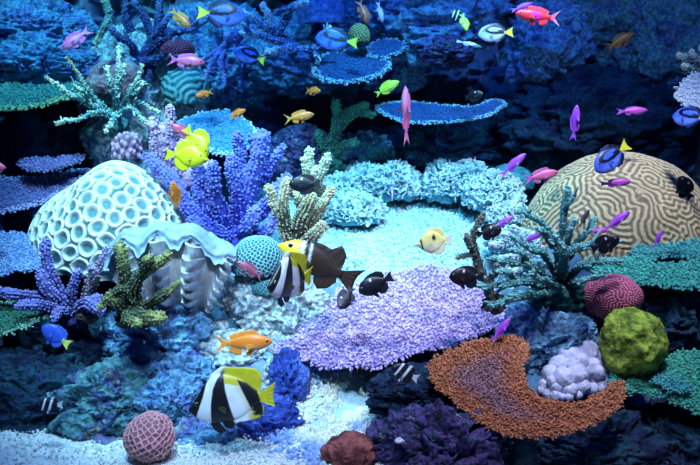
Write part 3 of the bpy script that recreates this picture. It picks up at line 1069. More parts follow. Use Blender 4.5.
# ------------------------------------------------------------------ giant clam
def clam():
    Yc = 2.72
    c = at(177, 322, Yc)
    s = mpp(177, 280, Yc)
    t = thing('giant_clam', 'giant clam with wavy pale lip and fluted ribbed shell, centre left', 'clam', c)
    Wd, H = 130 * s, 100 * s
    nu, nv = 300, 340

    def valve(sign, dy, hh, ww):
        u = np.linspace(-1, 1, nu)
        v = np.linspace(0.02, 1, nv)
        U, Vv = np.meshgrid(u, v, indexing='ij')
        U, Vv = U.ravel(), Vv.ravel()
        ph = U * 11.8 + .92
        fold = np.cos(ph)
        x = U * Wd * ww / 2 * (.42 + .58 * Vv ** .8)
        z = H * hh * Vv * (1 - .30 * np.abs(U) ** 2.2) + Vv ** 4 * H * .03 * fold
        bulge = .16 * np.sin(Vv * 2.3) * np.sqrt(np.clip(1 - .85 * U * U, .02, 1))
        y = -bulge - .022 * Vv ** .6 * fold
        rib = smooth01((fold + .6) / 1.3)
        w = Vv + .035 * fold + .012 * fbm(np.stack([U * 3, Vv * 3, U * 0], -1), 2, 4)
        fr = (w * 8.5) % 1.0
        sc = fr ** 2.2 * smooth01((1 - fr) / .06) * rib * smooth01((Vv - .08) / .2) * smooth01((1.0 - Vv) / .10)
        y = y - .068 * sc
        z = z + .018 * sc
        y = y - .003 * np.abs(np.sin(ph * 6)) * Vv
        y = y * sign + dy
        P = np.stack([x, y, z], -1)
        nz = fbm(P * 30, 3, 8)
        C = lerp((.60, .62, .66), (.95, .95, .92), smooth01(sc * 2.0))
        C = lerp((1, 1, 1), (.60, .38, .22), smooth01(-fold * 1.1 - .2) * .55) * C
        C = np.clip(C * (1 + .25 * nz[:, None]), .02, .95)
        F = grid_faces(nu, nv)
        # thickness
        P2 = P + np.array([0, .010 * sign, 0])
        m = len(P)
        idx = np.arange(m).reshape(nu, nv)
        lip = np.stack([idx[:-1, -1], idx[1:, -1], idx[1:, -1] + m, idx[:-1, -1] + m], -1)
        s1 = np.stack([idx[0, :-1], idx[0, 1:], idx[0, 1:] + m, idx[0, :-1] + m], -1)
        s2 = np.stack([idx[-1, :-1], idx[-1, 1:], idx[-1, 1:] + m, idx[-1, :-1] + m], -1)
        return np.vstack([P, P2]) + c, [F, F[:, ::-1] + m, lip, s1, s2], np.vstack([C, C * .8]), P.reshape(nu, nv, 3)

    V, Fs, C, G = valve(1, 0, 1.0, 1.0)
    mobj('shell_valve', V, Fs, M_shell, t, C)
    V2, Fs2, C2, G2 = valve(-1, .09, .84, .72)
    mobj('shell_valve', V2, Fs2, M_shell, t, C2)
    # mantle: a thick ruffled band curling over the front lip
    lip = G[:, -1, :].copy()
    n = len(lip)
    kern = np.ones(17) / 17
    for q in (1, 2):
        lip[:, q] = np.convolve(np.pad(lip[:, q], 8, mode='edge'), kern, mode='valid')
    nb = 26
    prof = np.linspace(0, 1, nb)
    Vm = []
    for i in range(n):
        p = lip[i]
        uu = -1 + 2 * i / (n - 1)
        fl = math.cos(uu * 11.8 + .92)
        drop = .010 + .030 * (.5 - .5 * fl) ** 1.5 + .004 * math.sin(i * .35)
        outw = .020 + .040 * (.5 - .5 * fl)
        for q in prof:
            # from the hanging hem in front, up over the lip and down the inside
            if q < .4:
                k = q / .4
                y = p[1] - outw * (1.25 - .48 * k * k) + .006 * math.sin(k * 6.28)
                z = p[2] - drop * (1 - k) + .012 * k
            else:
                k = (q - .4) / .6
                a = k * 2.6
                y = p[1] - outw * .77 + (outw * .77 + .045) * (1 - math.cos(a)) / 1.86
                z = p[2] + .012 + (.012 + .010 * (.5 - .5 * fl)) * math.sin(a) - .03 * max(0, k - .7)
            Vm.append((p[0] * 1.01, y, z))
    Vm = np.array(Vm)
    Vm += np.stack([fbm(Vm * 14, 2, 1) * .004, fbm(Vm * 16, 3, 2) * .016, fbm(Vm * 16, 3, 3) * .016], -1)
    Fm = grid_faces(n, nb)
    Vb = Vm.reshape(n, nb, 3).copy()
    cen = Vb.mean(1, keepdims=True)
    Vb = cen + (Vb - cen) * .8 - np.array([0, -.004, .006])
    m = n * nb
    idx = np.arange(m).reshape(n, nb)
    e1 = np.stack([idx[:-1, 0], idx[1:, 0], idx[1:, 0] + m, idx[:-1, 0] + m], -1)
    e2 = np.stack([idx[:-1, -1], idx[1:, -1], idx[1:, -1] + m, idx[:-1, -1] + m], -1)
    Cm = np.clip(np.array([.36, .52, .62]) * (1 + .12 * fbm(Vm * 40, 3, 4)[:, None]), 0, .95)
    mobj('mantle', np.vstack([Vm, Vb.reshape(-1, 3)]) + c, [Fm, Fm[:, ::-1] + m, e1, e2], M_smooth, t, np.vstack([Cm, Cm]))


clam()

# ------------------------------------------------------------------ plate corals
def painted_rim_light(mid, rim):
    """paler speckled rim; light on the plate edges is painted into its colour"""
    return lambda s: lerp(rim, mid, smooth01((s - .02) / .22))


def orange_body(s):
    return lerp((.22, .06, .025), (.15, .07, .09), smooth01((s - .25) / .6))


def orange_tip(s):
    return lerp((.60, .24, .11), (.36, .21, .23), smooth01((s - .2) / .6))


plate_coral('orange-brown bristly plate coral with a notch, lower right of centre',
            [(432, 374), (438, 360), (458, 349), (480, 343), (500, 341), (518, 344), (527, 354), (522, 368), (523, 384), (532, 397), (552, 404), (580, 405), (600, 396), (616, 386), (622, 396), (616, 410), (590, 424), (562, 433), (535, 438), (505, 434), (478, 420), (455, 402), (438, 388)],
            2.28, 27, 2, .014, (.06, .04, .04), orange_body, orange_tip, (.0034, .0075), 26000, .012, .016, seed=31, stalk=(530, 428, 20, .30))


def purp_body(s):
    return lerp((.24, .16, .46), (.32, .20, .42), s)


def purp_tip(s):
    return lerp((.68, .52, .84), (.76, .56, .76), s)


plate_coral('large lilac table coral with knobbly branchlets in the centre',
            [(274, 348), (280, 341), (298, 333), (300, 322), (312, 312), (330, 306), (338, 292), (356, 284), (392, 272), (430, 265), (462, 268), (486, 278), (500, 296), (505, 314), (492, 324), (474, 334), (450, 344), (425, 348), (400, 353), (376, 362), (350, 362), (325, 362), (300, 358), (282, 354)],
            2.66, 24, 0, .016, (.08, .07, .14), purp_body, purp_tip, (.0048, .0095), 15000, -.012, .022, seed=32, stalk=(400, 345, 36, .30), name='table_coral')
plate_coral('bright green plate coral at the lower right edge',
            [(614, 380), (622, 371), (640, 374), (655, 370), (670, 360), (690, 352), (720, 352), (760, 360), (760, 420), (720, 416), (695, 408), (668, 398), (640, 390), (622, 388)],
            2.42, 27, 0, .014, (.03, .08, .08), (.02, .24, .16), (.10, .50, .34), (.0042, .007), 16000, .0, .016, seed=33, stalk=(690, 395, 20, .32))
plate_coral('small teal shelf coral growing on top of the bright green plate',
            [(655, 380), (664, 376), (678, 379), (688, 386), (682, 391), (668, 388)], 2.38, 25, 0, .012, (.03, .08, .08), (.02, .2, .2), (.10, .42, .42), (.004, .006), 14000, .0, .01, seed=34, ragged=.003)
plate_coral('long teal plate coral in front of the tan brain coral, right edge, lower tier',
            [(597, 266), (612, 259), (636, 258), (660, 266), (690, 262), (740, 258), (740, 288), (700, 287), (660, 284), (630, 280), (606, 274)],
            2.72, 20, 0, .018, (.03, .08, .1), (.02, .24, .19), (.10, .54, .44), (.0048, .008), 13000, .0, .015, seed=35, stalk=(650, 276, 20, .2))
plate_coral('teal plate coral at the right edge, upper tier just under the brain coral',
            [(634, 254), (640, 246), (660, 243), (690, 241), (740, 240), (740, 256), (700, 258), (670, 257), (648, 260)],
            2.86, 18, 0, .016, (.03, .08, .1), (.02, .22, .22), (.12, .50, .46), (.0048, .008), 13000, .0, .012, seed=36, stalk=(690, 252, 18, .2))
plate_coral('wide lilac-blue plate coral at the left edge, beside the cupped dome',
            [(-40, 184), (0, 181), (35, 180), (62, 175), (84, 172), (86, 177), (66, 189), (48, 200), (26, 209), (0, 213), (-40, 215)],
            3.15, 20, 0, .016, (.06, .07, .14), (.10, .10, .26), painted_rim_light((.15, .15, .36), (.50, .48, .76)), (.005, .007), 10000, .008, .012, seed=37, stalk=(10, 200, 25, .35))
plate_coral('small thin purple plate coral above the wide lilac-blue plate at the left',
            [(21, 163), (34, 158), (56, 157), (82, 155), (80, 160), (64, 166), (46, 170), (28, 169)],
            3.2, 22, 0, .012, (.06, .06, .12), (.10, .08, .24), (.32, .27, .54), (.004, .006), 12000, .0, .008, seed=38, stalk=(50, 166, 10, .15))
plate_coral('pale blue crusty plate coral at the left edge, left of the clam',
            [(-40, 232), (0, 230), (24, 234), (44, 242), (70, 238), (92, 240), (102, 248), (90, 258), (66, 257), (46, 258), (38, 268), (14, 272), (-40, 276)],
            2.84, 22, 0, .018, (.06, .09, .16), (.10, .20, .46), (.32, .48, .76), (.0042, .006), 15000, .0, .014, seed=39, stalk=(10, 258, 26, .3))
plate_coral('dull green plate coral at the left edge under the purple staghorn',
            [(-40, 308), (0, 303), (24, 300), (48, 305), (52, 311), (36, 320), (12, 330), (-40, 342)],
            2.56, 26, 0, .014, (.02, .05, .05), (.03, .14, .09), painted_rim_light((.06, .24, .15), (.40, .66, .46)), (.0042, .006), 13000, .0, .01, seed=40, stalk=(5, 322, 14, .3))
plate_coral('yellow-green shelf coral under the boulders at the top left edge',
            [(-40, 92), (0, 86), (24, 80), (50, 84), (72, 82), (88, 88), (84, 95), (62, 99), (36, 104), (10, 107), (-40, 108)],
            3.42, 20, 0, .02, (.03, .06, .07), (.05, .24, .20), painted_rim_light((.16, .42, .34), (.80, .90, .36)), (.005, .009), 11000, .0, .016, seed=41, stalk=(20, 100, 25, .2))
plate_coral('blue shelf coral with a bright speckled rim, top centre below the blue tang',
            [(314, 66), (322, 56), (340, 51), (364, 54), (386, 60), (389, 67), (374, 76), (350, 82), (328, 80), (316, 74)],
            3.48, 24, 0, .018, (.04, .1, .12), (.02, .08, .24), painted_rim_light((.03, .10, .28), (.45, .66, .72)), (.0048, .006), 12000, .0, .012, seed=42, stalk=(350, 76, 12, .12), back=True)
plate_coral('small blue shelf coral up and right of the bright-rimmed shelf',
            [(366, 47), (378, 40), (394, 39), (405, 43), (400, 51), (384, 56), (370, 54)],
            3.62, 24, 0, .015, (.04, .08, .12), (.02, .07, .22), painted_rim_light((.03, .10, .28), (.34, .54, .64)), (.0048, .006), 11000, .0, .01, seed=43, stalk=(385, 52, 10, .1))
plate_coral('thin cyan-rimmed blue plate coral hanging alone over the dark cave, upper centre',
            [(378, 109), (392, 104), (420, 104), (450, 107), (476, 106), (492, 101), (503, 103), (500, 109), (484, 117), (460, 122), (432, 124), (404, 122), (388, 117)],
            3.5, 22, 0, .014, (.03, .10, .16), (.015, .07, .22), painted_rim_light((.02, .08, .25), (.40, .70, .76)), (.004, .005), 12000, .006, .006, seed=44, stalk=(440, 117, 8, .3), ragged=.003, back=True)
plate_coral('bright blue shelf coral behind the purple branching coral, upper left of centre',
            [(176, 124), (196, 114), (222, 111), (242, 118), (256, 132), (252, 146), (232, 152), (212, 150), (196, 142), (180, 134)],
            3.35, 26, 0, .02, (.05, .12, .2), (.05, .22, .44), painted_rim_light((.10, .34, .56), (.60, .82, .86)), (.005, .006), 10000, .0, .015, seed=45, stalk=(220, 142, 20, .2))
plate_coral('pale upright plate coral at the upper right edge of the view',
            [(677, 94), (686, 80), (704, 74), (740, 76), (740, 124), (704, 116), (688, 106)],
            3.15, 48, -12, .016, (.1, .14, .18), (.46, .52, .58), (.74, .80, .82), (.0045, .006), 12000, .0, .01, seed=46, stalk=(720, 100, 16, .3))


# ------------------------------------------------------------------ branching corals
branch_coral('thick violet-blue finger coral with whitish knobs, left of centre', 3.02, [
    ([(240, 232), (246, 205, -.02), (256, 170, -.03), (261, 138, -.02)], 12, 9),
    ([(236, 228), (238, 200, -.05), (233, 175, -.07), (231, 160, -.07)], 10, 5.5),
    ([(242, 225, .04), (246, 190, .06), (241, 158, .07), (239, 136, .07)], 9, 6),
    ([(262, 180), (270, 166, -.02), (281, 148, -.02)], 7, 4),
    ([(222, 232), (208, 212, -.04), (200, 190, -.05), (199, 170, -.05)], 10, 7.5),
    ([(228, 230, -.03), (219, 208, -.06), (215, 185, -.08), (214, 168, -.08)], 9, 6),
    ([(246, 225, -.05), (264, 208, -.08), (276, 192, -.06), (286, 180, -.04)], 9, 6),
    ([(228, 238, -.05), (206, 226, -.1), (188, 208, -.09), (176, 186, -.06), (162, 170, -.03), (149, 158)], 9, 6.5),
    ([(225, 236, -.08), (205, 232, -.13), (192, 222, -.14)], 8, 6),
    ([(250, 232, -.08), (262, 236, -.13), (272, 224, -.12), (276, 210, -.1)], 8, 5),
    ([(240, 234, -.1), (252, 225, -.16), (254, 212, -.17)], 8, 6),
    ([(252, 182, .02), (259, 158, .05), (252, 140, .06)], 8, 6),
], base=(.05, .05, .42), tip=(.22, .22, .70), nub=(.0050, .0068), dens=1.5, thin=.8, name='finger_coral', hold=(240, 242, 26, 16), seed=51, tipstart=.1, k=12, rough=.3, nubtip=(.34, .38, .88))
branch_coral('tan and cream knobbly finger coral right of the violet-blue coral', 2.9, [
    ([(290, 240), (284, 225), (277, 208), (268, 189)], 6.5, 3.6),
    ([(294, 240), (284, 220, -.02), (284, 200, -.03), (288, 182, -.03)], 6.5, 3.8),
    ([(298, 242), (300, 222, -.04), (306, 208, -.05), (311, 197, -.05)], 7, 4.5),
    ([(300, 244), (309, 228), (320, 210), (331, 191)], 6.5, 3.2),
    ([(304, 210, .02), (299, 200, .04), (297, 192, .05)], 5, 3.5),
    ([(300, 246, -.04), (314, 236, -.07), (322, 226, -.08)], 6, 4),
], base=(.09, .07, .05), tip=(.62, .50, .30), nub=(.0042, .0065), dens=1.7, name='finger_coral', hold=(296, 248, 15, 10), seed=52, tipstart=.3, nubtip=(.80, .70, .46))
branch_coral('small cream finger coral above the black fish, behind the tan fingers', 3.12, [
    ([(314, 186), (311, 172), (309, 152)], 5, 4),
    ([(314, 186), (308, 176, -.02), (305, 160, -.03)], 4.5, 3.5),
    ([(316, 186), (321, 172), (328, 157)], 5, 3.4),
    ([(314, 186, -.03), (314, 178, -.06), (316, 170, -.06)], 4, 3),
], base=(.30, .24, .16), tip=(.85, .78, .55), nub=(.0042, .006), dens=1.6, name='finger_coral', hold=(317, 190, 10, 7), seed=53, tipstart=.1, nubtip=(.92, .84, .62))
branch_coral('pale green slender staghorn coral, upper left', 3.25, [
    ([(117, 122), (116, 100, -.05), (119, 75, -.06), (119, 47, -.04)], 4, 1.6),
    ([(115, 118), (99, 103, -.04), (82, 80, -.08), (67, 58, -.1)], 3.6, 1.5),
    ([(114, 120), (98, 108, -.1), (72, 95, -.14), (48, 79, -.16)], 3.8, 1.6),
    ([(118, 120), (124, 104), (133, 86), (143, 66)], 3.4, 1.6),
    ([(112, 116, -.08), (96, 112, -.16), (78, 119, -.2), (56, 123, -.2)], 3.2, 1.8),
    ([(118, 116, -.06), (130, 108, -.12), (140, 116, -.14), (146, 125, -.14)], 3.0, 1.6),
    ([(116, 114, -.08), (113, 120, -.16), (106, 131, -.18)], 3.2, 1.8),
    ([(120, 112), (138, 103), (158, 112, -.03)], 3.0, 1.6),
    ([(117, 106, -.06), (111, 86, -.1), (107, 66, -.1)], 3.0, 1.5),
    ([(126, 100, .01), (136, 92, -.03), (143, 83, -.04)], 2.2, 1.4),
    ([(119, 84, -.06), (124, 76, -.1), (125, 66, -.1)], 2.2, 1.3),
    ([(88, 100, -.12), (84, 92, -.16), (74, 86, -.18)], 2.2, 1.3),
], base=(.06, .25, .25), tip=(.74, .80, .52), nub=(.0034, .0050), dens=.9, thin=.78, twigs=(16, 8), wig=.5, hold=(117, 126, 12, 10), seed=54, tipstart=.5, nubtip=(.7, .85, .7))
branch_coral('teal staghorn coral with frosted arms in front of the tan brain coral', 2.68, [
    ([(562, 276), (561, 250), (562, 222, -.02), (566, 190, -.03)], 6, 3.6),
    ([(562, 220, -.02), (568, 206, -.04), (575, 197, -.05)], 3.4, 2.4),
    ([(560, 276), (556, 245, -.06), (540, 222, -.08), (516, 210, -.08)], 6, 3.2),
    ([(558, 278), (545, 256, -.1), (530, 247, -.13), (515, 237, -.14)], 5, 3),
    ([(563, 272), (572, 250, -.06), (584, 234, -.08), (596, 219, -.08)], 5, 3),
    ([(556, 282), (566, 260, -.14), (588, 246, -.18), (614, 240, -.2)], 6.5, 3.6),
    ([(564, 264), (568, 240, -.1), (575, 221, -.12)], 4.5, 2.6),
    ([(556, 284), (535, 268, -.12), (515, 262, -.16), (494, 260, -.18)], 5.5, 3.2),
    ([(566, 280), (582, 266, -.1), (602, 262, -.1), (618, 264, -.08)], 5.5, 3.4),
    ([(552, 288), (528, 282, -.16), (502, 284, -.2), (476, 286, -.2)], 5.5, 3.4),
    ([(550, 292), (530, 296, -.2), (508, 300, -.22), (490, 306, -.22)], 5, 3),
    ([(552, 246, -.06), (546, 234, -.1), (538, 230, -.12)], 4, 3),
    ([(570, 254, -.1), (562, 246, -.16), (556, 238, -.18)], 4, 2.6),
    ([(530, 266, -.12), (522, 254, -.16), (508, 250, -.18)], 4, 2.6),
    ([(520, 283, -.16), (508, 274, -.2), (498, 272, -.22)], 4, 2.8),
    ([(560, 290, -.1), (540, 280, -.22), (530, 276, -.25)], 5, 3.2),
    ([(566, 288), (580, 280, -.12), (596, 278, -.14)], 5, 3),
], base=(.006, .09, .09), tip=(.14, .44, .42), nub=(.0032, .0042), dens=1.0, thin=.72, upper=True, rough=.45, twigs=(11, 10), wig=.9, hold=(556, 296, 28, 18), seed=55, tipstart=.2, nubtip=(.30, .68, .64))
branch_coral('dark olive stem of dead coral standing between two black fish', 2.52, [
    ([(492, 300), (482, 275), (474, 250), (473, 235, -.02), (483, 214, -.03)], 5.5, 2.4),
    ([(475, 252), (470, 244, -.03), (467, 236, -.04)], 4, 2.5),
    ([(476, 254, -.01), (466, 256, -.03), (459, 257, -.04)], 3, 1.6),
    ([(486, 285, -.02), (494, 274, -.04), (497, 266, -.05)], 4, 2.4),
], base=(.10, .13, .11), tip=(.22, .28, .22), nub=(.004, .004), dens=.8, hold=(494, 304, 12, 9), seed=56)
branch_coral('dark purple stubby staghorn coral at the left edge', 2.66, [
    ([(74, 312), (62, 296), (49, 270, -.02), (45, 243, -.02)], 6, 4.2),
    ([(72, 312), (58, 300, -.05), (46, 288, -.07), (42, 276, -.07)], 5.5, 5),
    ([(74, 310), (72, 290, -.03), (78, 273, -.04)], 4.5, 3.4),
    ([(64, 306), (40, 298, -.06), (18, 296, -.08), (-4, 291, -.08)], 5.5, 4.2),
    ([(60, 310, -.06), (40, 306, -.12), (20, 306, -.14)], 5, 4),
    ([(76, 312), (88, 302, -.08), (99, 309, -.1)], 5.5, 5),
    ([(72, 314), (58, 312, -.1), (55, 318, -.12)], 4, 2.6),
    ([(80, 310, -.02), (92, 304, -.06), (98, 298, -.08)], 5, 4),
], base=(.05, .03, .16), tip=(.20, .18, .52), nub=(.0042, .005), dens=1.6, hold=(74, 318, 15, 10), seed=57, tipstart=.3, nubtip=(.4, .4, .8))
branch_coral('brown upright coral stump with a lilac tip, between purple staghorn and clam', 2.62, [
    ([(86, 312), (90, 285), (99, 268), (109, 250)], 6, 4.4),
    ([(90, 290), (96, 280, -.03), (92, 268, -.04)], 4, 3.4),
], base=(.12, .09, .08), tip=(.40, .34, .58), nub=(.004, .004), dens=1.3, hold=(87, 316, 10, 8), seed=58)
branch_coral('dark olive branching coral with yellow tips in front of the giant clam', 2.50, [
    ([(138, 310), (128, 290), (124, 268), (120, 247)], 6.5, 5),
    ([(136, 308), (134, 286, -.03), (148, 269, -.05), (167, 256, -.06)], 6, 4),
    ([(136, 306, -.02), (120, 290, -.06), (108, 298, -.08), (101, 307, -.08)], 4.5, 2.4),
    ([(140, 312), (156, 300, -.05), (168, 292, -.07), (178, 284, -.07)], 5.5, 2.2),
    ([(132, 310), (142, 316, -.06), (160, 318, -.08)], 8, 5.5),
    ([(128, 308), (118, 306, -.05), (110, 296, -.08)], 7, 4.5),
    ([(146, 274, -.05), (144, 264, -.08), (150, 258, -.08)], 4, 3),
    ([(132, 312, -.02), (128, 318, -.08), (136, 322, -.1)], 6, 4),
], base=(.03, .045, .025), tip=(.36, .36, .12), nub=(.004, .0045), dens=1.5, hold=(136, 316, 20, 12), seed=59, tipstart=.55, nubtip=(.20, .24, .12))
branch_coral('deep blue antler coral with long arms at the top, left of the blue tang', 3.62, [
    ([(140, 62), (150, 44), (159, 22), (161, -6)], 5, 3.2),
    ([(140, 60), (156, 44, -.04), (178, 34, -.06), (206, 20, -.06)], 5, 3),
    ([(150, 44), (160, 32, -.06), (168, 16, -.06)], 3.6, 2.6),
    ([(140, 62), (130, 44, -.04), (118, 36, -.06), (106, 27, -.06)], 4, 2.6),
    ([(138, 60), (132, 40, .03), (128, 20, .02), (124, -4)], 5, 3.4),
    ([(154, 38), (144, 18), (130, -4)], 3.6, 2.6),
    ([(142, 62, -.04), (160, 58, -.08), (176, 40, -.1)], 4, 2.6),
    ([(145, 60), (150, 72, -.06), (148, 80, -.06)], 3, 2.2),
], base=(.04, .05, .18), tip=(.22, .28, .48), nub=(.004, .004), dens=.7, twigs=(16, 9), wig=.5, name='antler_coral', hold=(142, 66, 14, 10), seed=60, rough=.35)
branch_coral('short yellow-green coral spike between the pink fish and the antler coral', 3.45, [
    ([(110, 16), (104, 28, -.03), (96, 42, -.04)], 3.6, 2.4),
    ([(110, 14), (106, 6), (104, -4)], 4, 3),
], base=(.16, .34, .3), tip=(.75, .78, .4), nub=(.003, .004), dens=1, name='antler_coral', seed=61)
branch_coral('small hand-shaped blue branch coral hanging under the upper left tang', 3.5, [
    ([(232, 38), (224, 46, -.03), (212, 54, -.04), (202, 60, -.04)], 3.2, 1.7),
    ([(230, 40), (218, 54, -.05), (211, 66, -.06), (205, 79, -.06)], 3, 1.8),
    ([(228, 44), (221, 60, -.06), (224, 80, -.06)], 2.8, 1.7),
    ([(228, 44), (224, 56, -.02), (227, 66, -.02)], 2.6, 1.6),
    ([(232, 40), (228, 38, -.05), (226, 36, -.06)], 3.6, 3),
    ([(234, 40), (242, 48), (250, 54)], 3, 2),
], base=(.10, .13, .45), tip=(.30, .36, .75), nub=(.003, .0035), dens=.8, name='antler_coral', hold=(236, 36, 7, 6), seed=62)
branch_coral('wide blue elkhorn coral with white-tipped arms, top centre left', 3.55, [
    ([(296, 52), (284, 40), (272, 26, -.03), (265, 4, -.05)], 6, 2.8),
    ([(288, 44), (272, 38, -.04), (256, 34, -.06), (241, 32, -.06)], 4.5, 2),
    ([(280, 38), (264, 28, .02), (254, 18, .03), (244, 12, .03)], 4, 2.2),
    ([(296, 50), (312, 50, -.05), (330, 46, -.1), (318, 40, -.12)], 4, 2),
    ([(300, 52, -.03), (288, 48, -.09), (276, 50, -.12), (268, 52, -.12)], 3.6, 1.8),
    ([(312, 48, -.06), (317, 54, -.1), (317, 62, -.1)], 3, 1.7),
    ([(316, 46, -.06), (324, 36, -.08), (329, 28, -.08)], 2.6, 1.5),
    ([(278, 36, -.02), (290, 10, -.05), (304, 1, -.06)], 4, 3),
    ([(276, 14, -.04), (290, 8, -.08), (306, 2, -.08)], 3, 2.4),
    ([(252, 34, -.06), (246, 28, -.09), (243, 24, -.1)], 2.4, 1.4),
], base=(.05, .10, .34), tip=(.66, .78, .88), nub=(.0035, .004), dens=.8, twigs=(18, 8), wig=.5, name='elkhorn_coral', hold=(300, 58, 18, 8), seed=63, tipstart=.55)
branch_coral('dim green branching coral in the shadow behind the tan fingers, centre top', 3.5, [
    ([(331, 160), (333, 138), (345, 118), (364, 106)], 6, 4),
    ([(333, 142), (337, 122), (336, 102)], 5, 3.6),
    ([(345, 120), (356, 112), (372, 114)], 4.5, 3.4),
    ([(331, 158), (342, 146), (354, 142)], 5, 3.6),
    ([(330, 160), (322, 146), (318, 134)], 4.5, 3.4),
], base=(.02, .09, .07), tip=(.06, .24, .15), nub=(.005, .006), dens=1.4, hold=(332, 166, 12, 9), seed=64, nubtip=(.10, .28, .18))
branch_coral('pinkish mauve column coral behind the yellow tangs', 3.14, [
    ([(158, 178), (156, 150), (153, 124)], 7, 5.5),
    ([(168, 178), (171, 140), (170, 109)], 7, 4.2),
    ([(164, 178), (164, 150), (163, 130)], 7, 6),
    ([(188, 192), (190, 180), (194, 172)], 9, 7.5),
    ([(178, 182), (180, 160), (182, 146)], 8, 6),
    ([(196, 186), (204, 174), (210, 166)], 7, 5.5),
], base=(.30, .16, .34), tip=(.66, .42, .62), nub=(.0055, .005), dens=1.2, name='column_coral', hold=(176, 188, 22, 12), seed=65, tipstart=.2, nubtip=(.78, .55, .72), rough=.4)
branch_coral('cream tipped small branch coral at the upper right edge', 3.3, [
    ([(704, 72), (696, 64), (688, 58), (679, 56)], 4, 2.4),
    ([(704, 70), (696, 60, -.03), (692, 52, -.04)], 3.6, 2.2),
    ([(706, 72), (704, 60), (702, 48)], 4, 2.6),
    ([(700, 72), (690, 68, -.03), (684, 66, -.04)], 3.4, 2.2),
], base=(.2, .28, .3), tip=(.72, .74, .56), nub=(.0038, .005), dens=1.4, hold=(708, 76, 10, 8), seed=66)
branch_coral('frosted cyan twig coral along the back right rim of the pale plateau', 2.95, [
    ([(540, 258), (524, 250), (510, 244), (492, 244, -.03)], 4, 2.2),
    ([(530, 254), (516, 256, -.04), (500, 258, -.06)], 3.4, 2),
    ([(536, 256), (524, 240), (514, 228)], 4, 2.2),
    ([(524, 248), (510, 236), (500, 234)], 3.2, 2),
    ([(540, 262), (520, 268, -.05), (502, 272, -.08)], 3.6, 2.2),
], base=(.2, .42, .48), tip=(.7, .84, .86), nub=(.0036, .0055), dens=1.5, hold=(542, 262, 14, 9), seed=67, tipstart=.2)


# ------------------------------------------------------------------ pale lettuce corals on the plateau
def blade_template(seed):
    rg = np.random.default_rng(seed)
    nu, nv = 9, 5
    V = []
    for side in (0, 1):
        for i in range(nu):
            u = -1 + 2 * i / (nu - 1)
            for j in range(nv):
                v = j / (nv - 1)
                th = .13 * (1 - .5 * v)
                V.append((u * (.45 + .55 * v), (th if side else -th) + .22 * math.sin(u * 3.2 + seed) * v + .25 * v * v,
                          v * (1 + .16 * math.sin(u * 7 + seed * 2)) - .2))
    F = grid_faces(nu, nv)
    m = nu * nv
    idx = np.arange(m).reshape(nu, nv)
    rims = [np.stack([a[:-1], a[1:], a[1:] + m, a[:-1] + m], -1) for a in (idx[:, -1], idx[0], idx[-1])]
    return np.array(V), np.concatenate([F, F[:, ::-1] + m] + rims), None


BLADES = [blade_template(s) for s in range(4)]


def lettuce(label, cx, cy, rx, ry, Y, n, size, seed, base=(.16, .40, .48), tip=(.66, .84, .86), group=None):
    rg = np.random.default_rng(seed)
    c, s = at(cx, cy, Y), mpp(cx, cy, Y)
    R = np.array([rx * s, rx * s * .8, ry * s])
    D, F = ico(5)
    D, F = keep(D, F, D[:, 2] > -.5)
    rr = 1 + .25 * fbm(D * 2.5 + seed, 3, seed)
    Vd = c + D * rr[:, None] * R * .86
    parts = [(Vd, [F], np.tile(np.asarray(base, float), (len(D), 1)))]
    dirs = rg.normal(0, 1, (n, 3))
    dirs[:, 2] = np.abs(dirs[:, 2]) * .9 - .15
    dirs /= np.linalg.norm(dirs, axis=1)[:, None]
    rq = 1 + .25 * fbm(dirs * 2.5 + seed, 3, seed)
    P = c + dirs * rq[:, None] * R * .86
    Nn = dirs / R * R.mean() + np.array([0, -.1, .35]) + rg.normal(0, .22, (n, 3))
    T, B, Nn = frame_of(Nn)
    th = rg.uniform(0, 6.28, n)
    T2 = T * np.cos(th)[:, None] + B * np.sin(th)[:, None]
    B2 = np.cross(Nn, T2)
    for k, (TV, TF, _) in enumerate(BLADES):
        sel = np.arange(n) % len(BLADES) == k
        m = sel.sum()
        sz = size * rg.uniform(.7, 1.3, m)
        V = P[sel][:, None] + (T2[sel][:, None] * TV[None, :, 0:1] * .8 + B2[sel][:, None] * TV[None, :, 1:2] + Nn[sel][:, None] * TV[None, :, 2:3]) * sz[:, None, None]
        F = (TF[None] + (np.arange(m) * len(TV))[:, None, None]).reshape(-1, 4)
        w = np.clip(TV[:, 2], 0, 1)[None, :, None] ** .8
        C = (np.asarray(base, float) * (1 - w) + np.asarray(tip, float) * w) * rg.uniform(.85, 1.1, (m, 1, 1))
        parts.append((V.reshape(-1, 3), [F], np.clip(C.reshape(-1, 3), 0, .95)))
    root = thing('lettuce_coral', label, 'coral', c, group or 'lettuce corals of the plateau')
    mobj('base', parts[0][0], parts[0][1], M_coral, root, parts[0][2])
    V, Fs, C = merge(parts[1:])
    o = mobj('fronds', V, Fs, M_coral, root, C)
    o['kind'] = 'stuff'
    return root


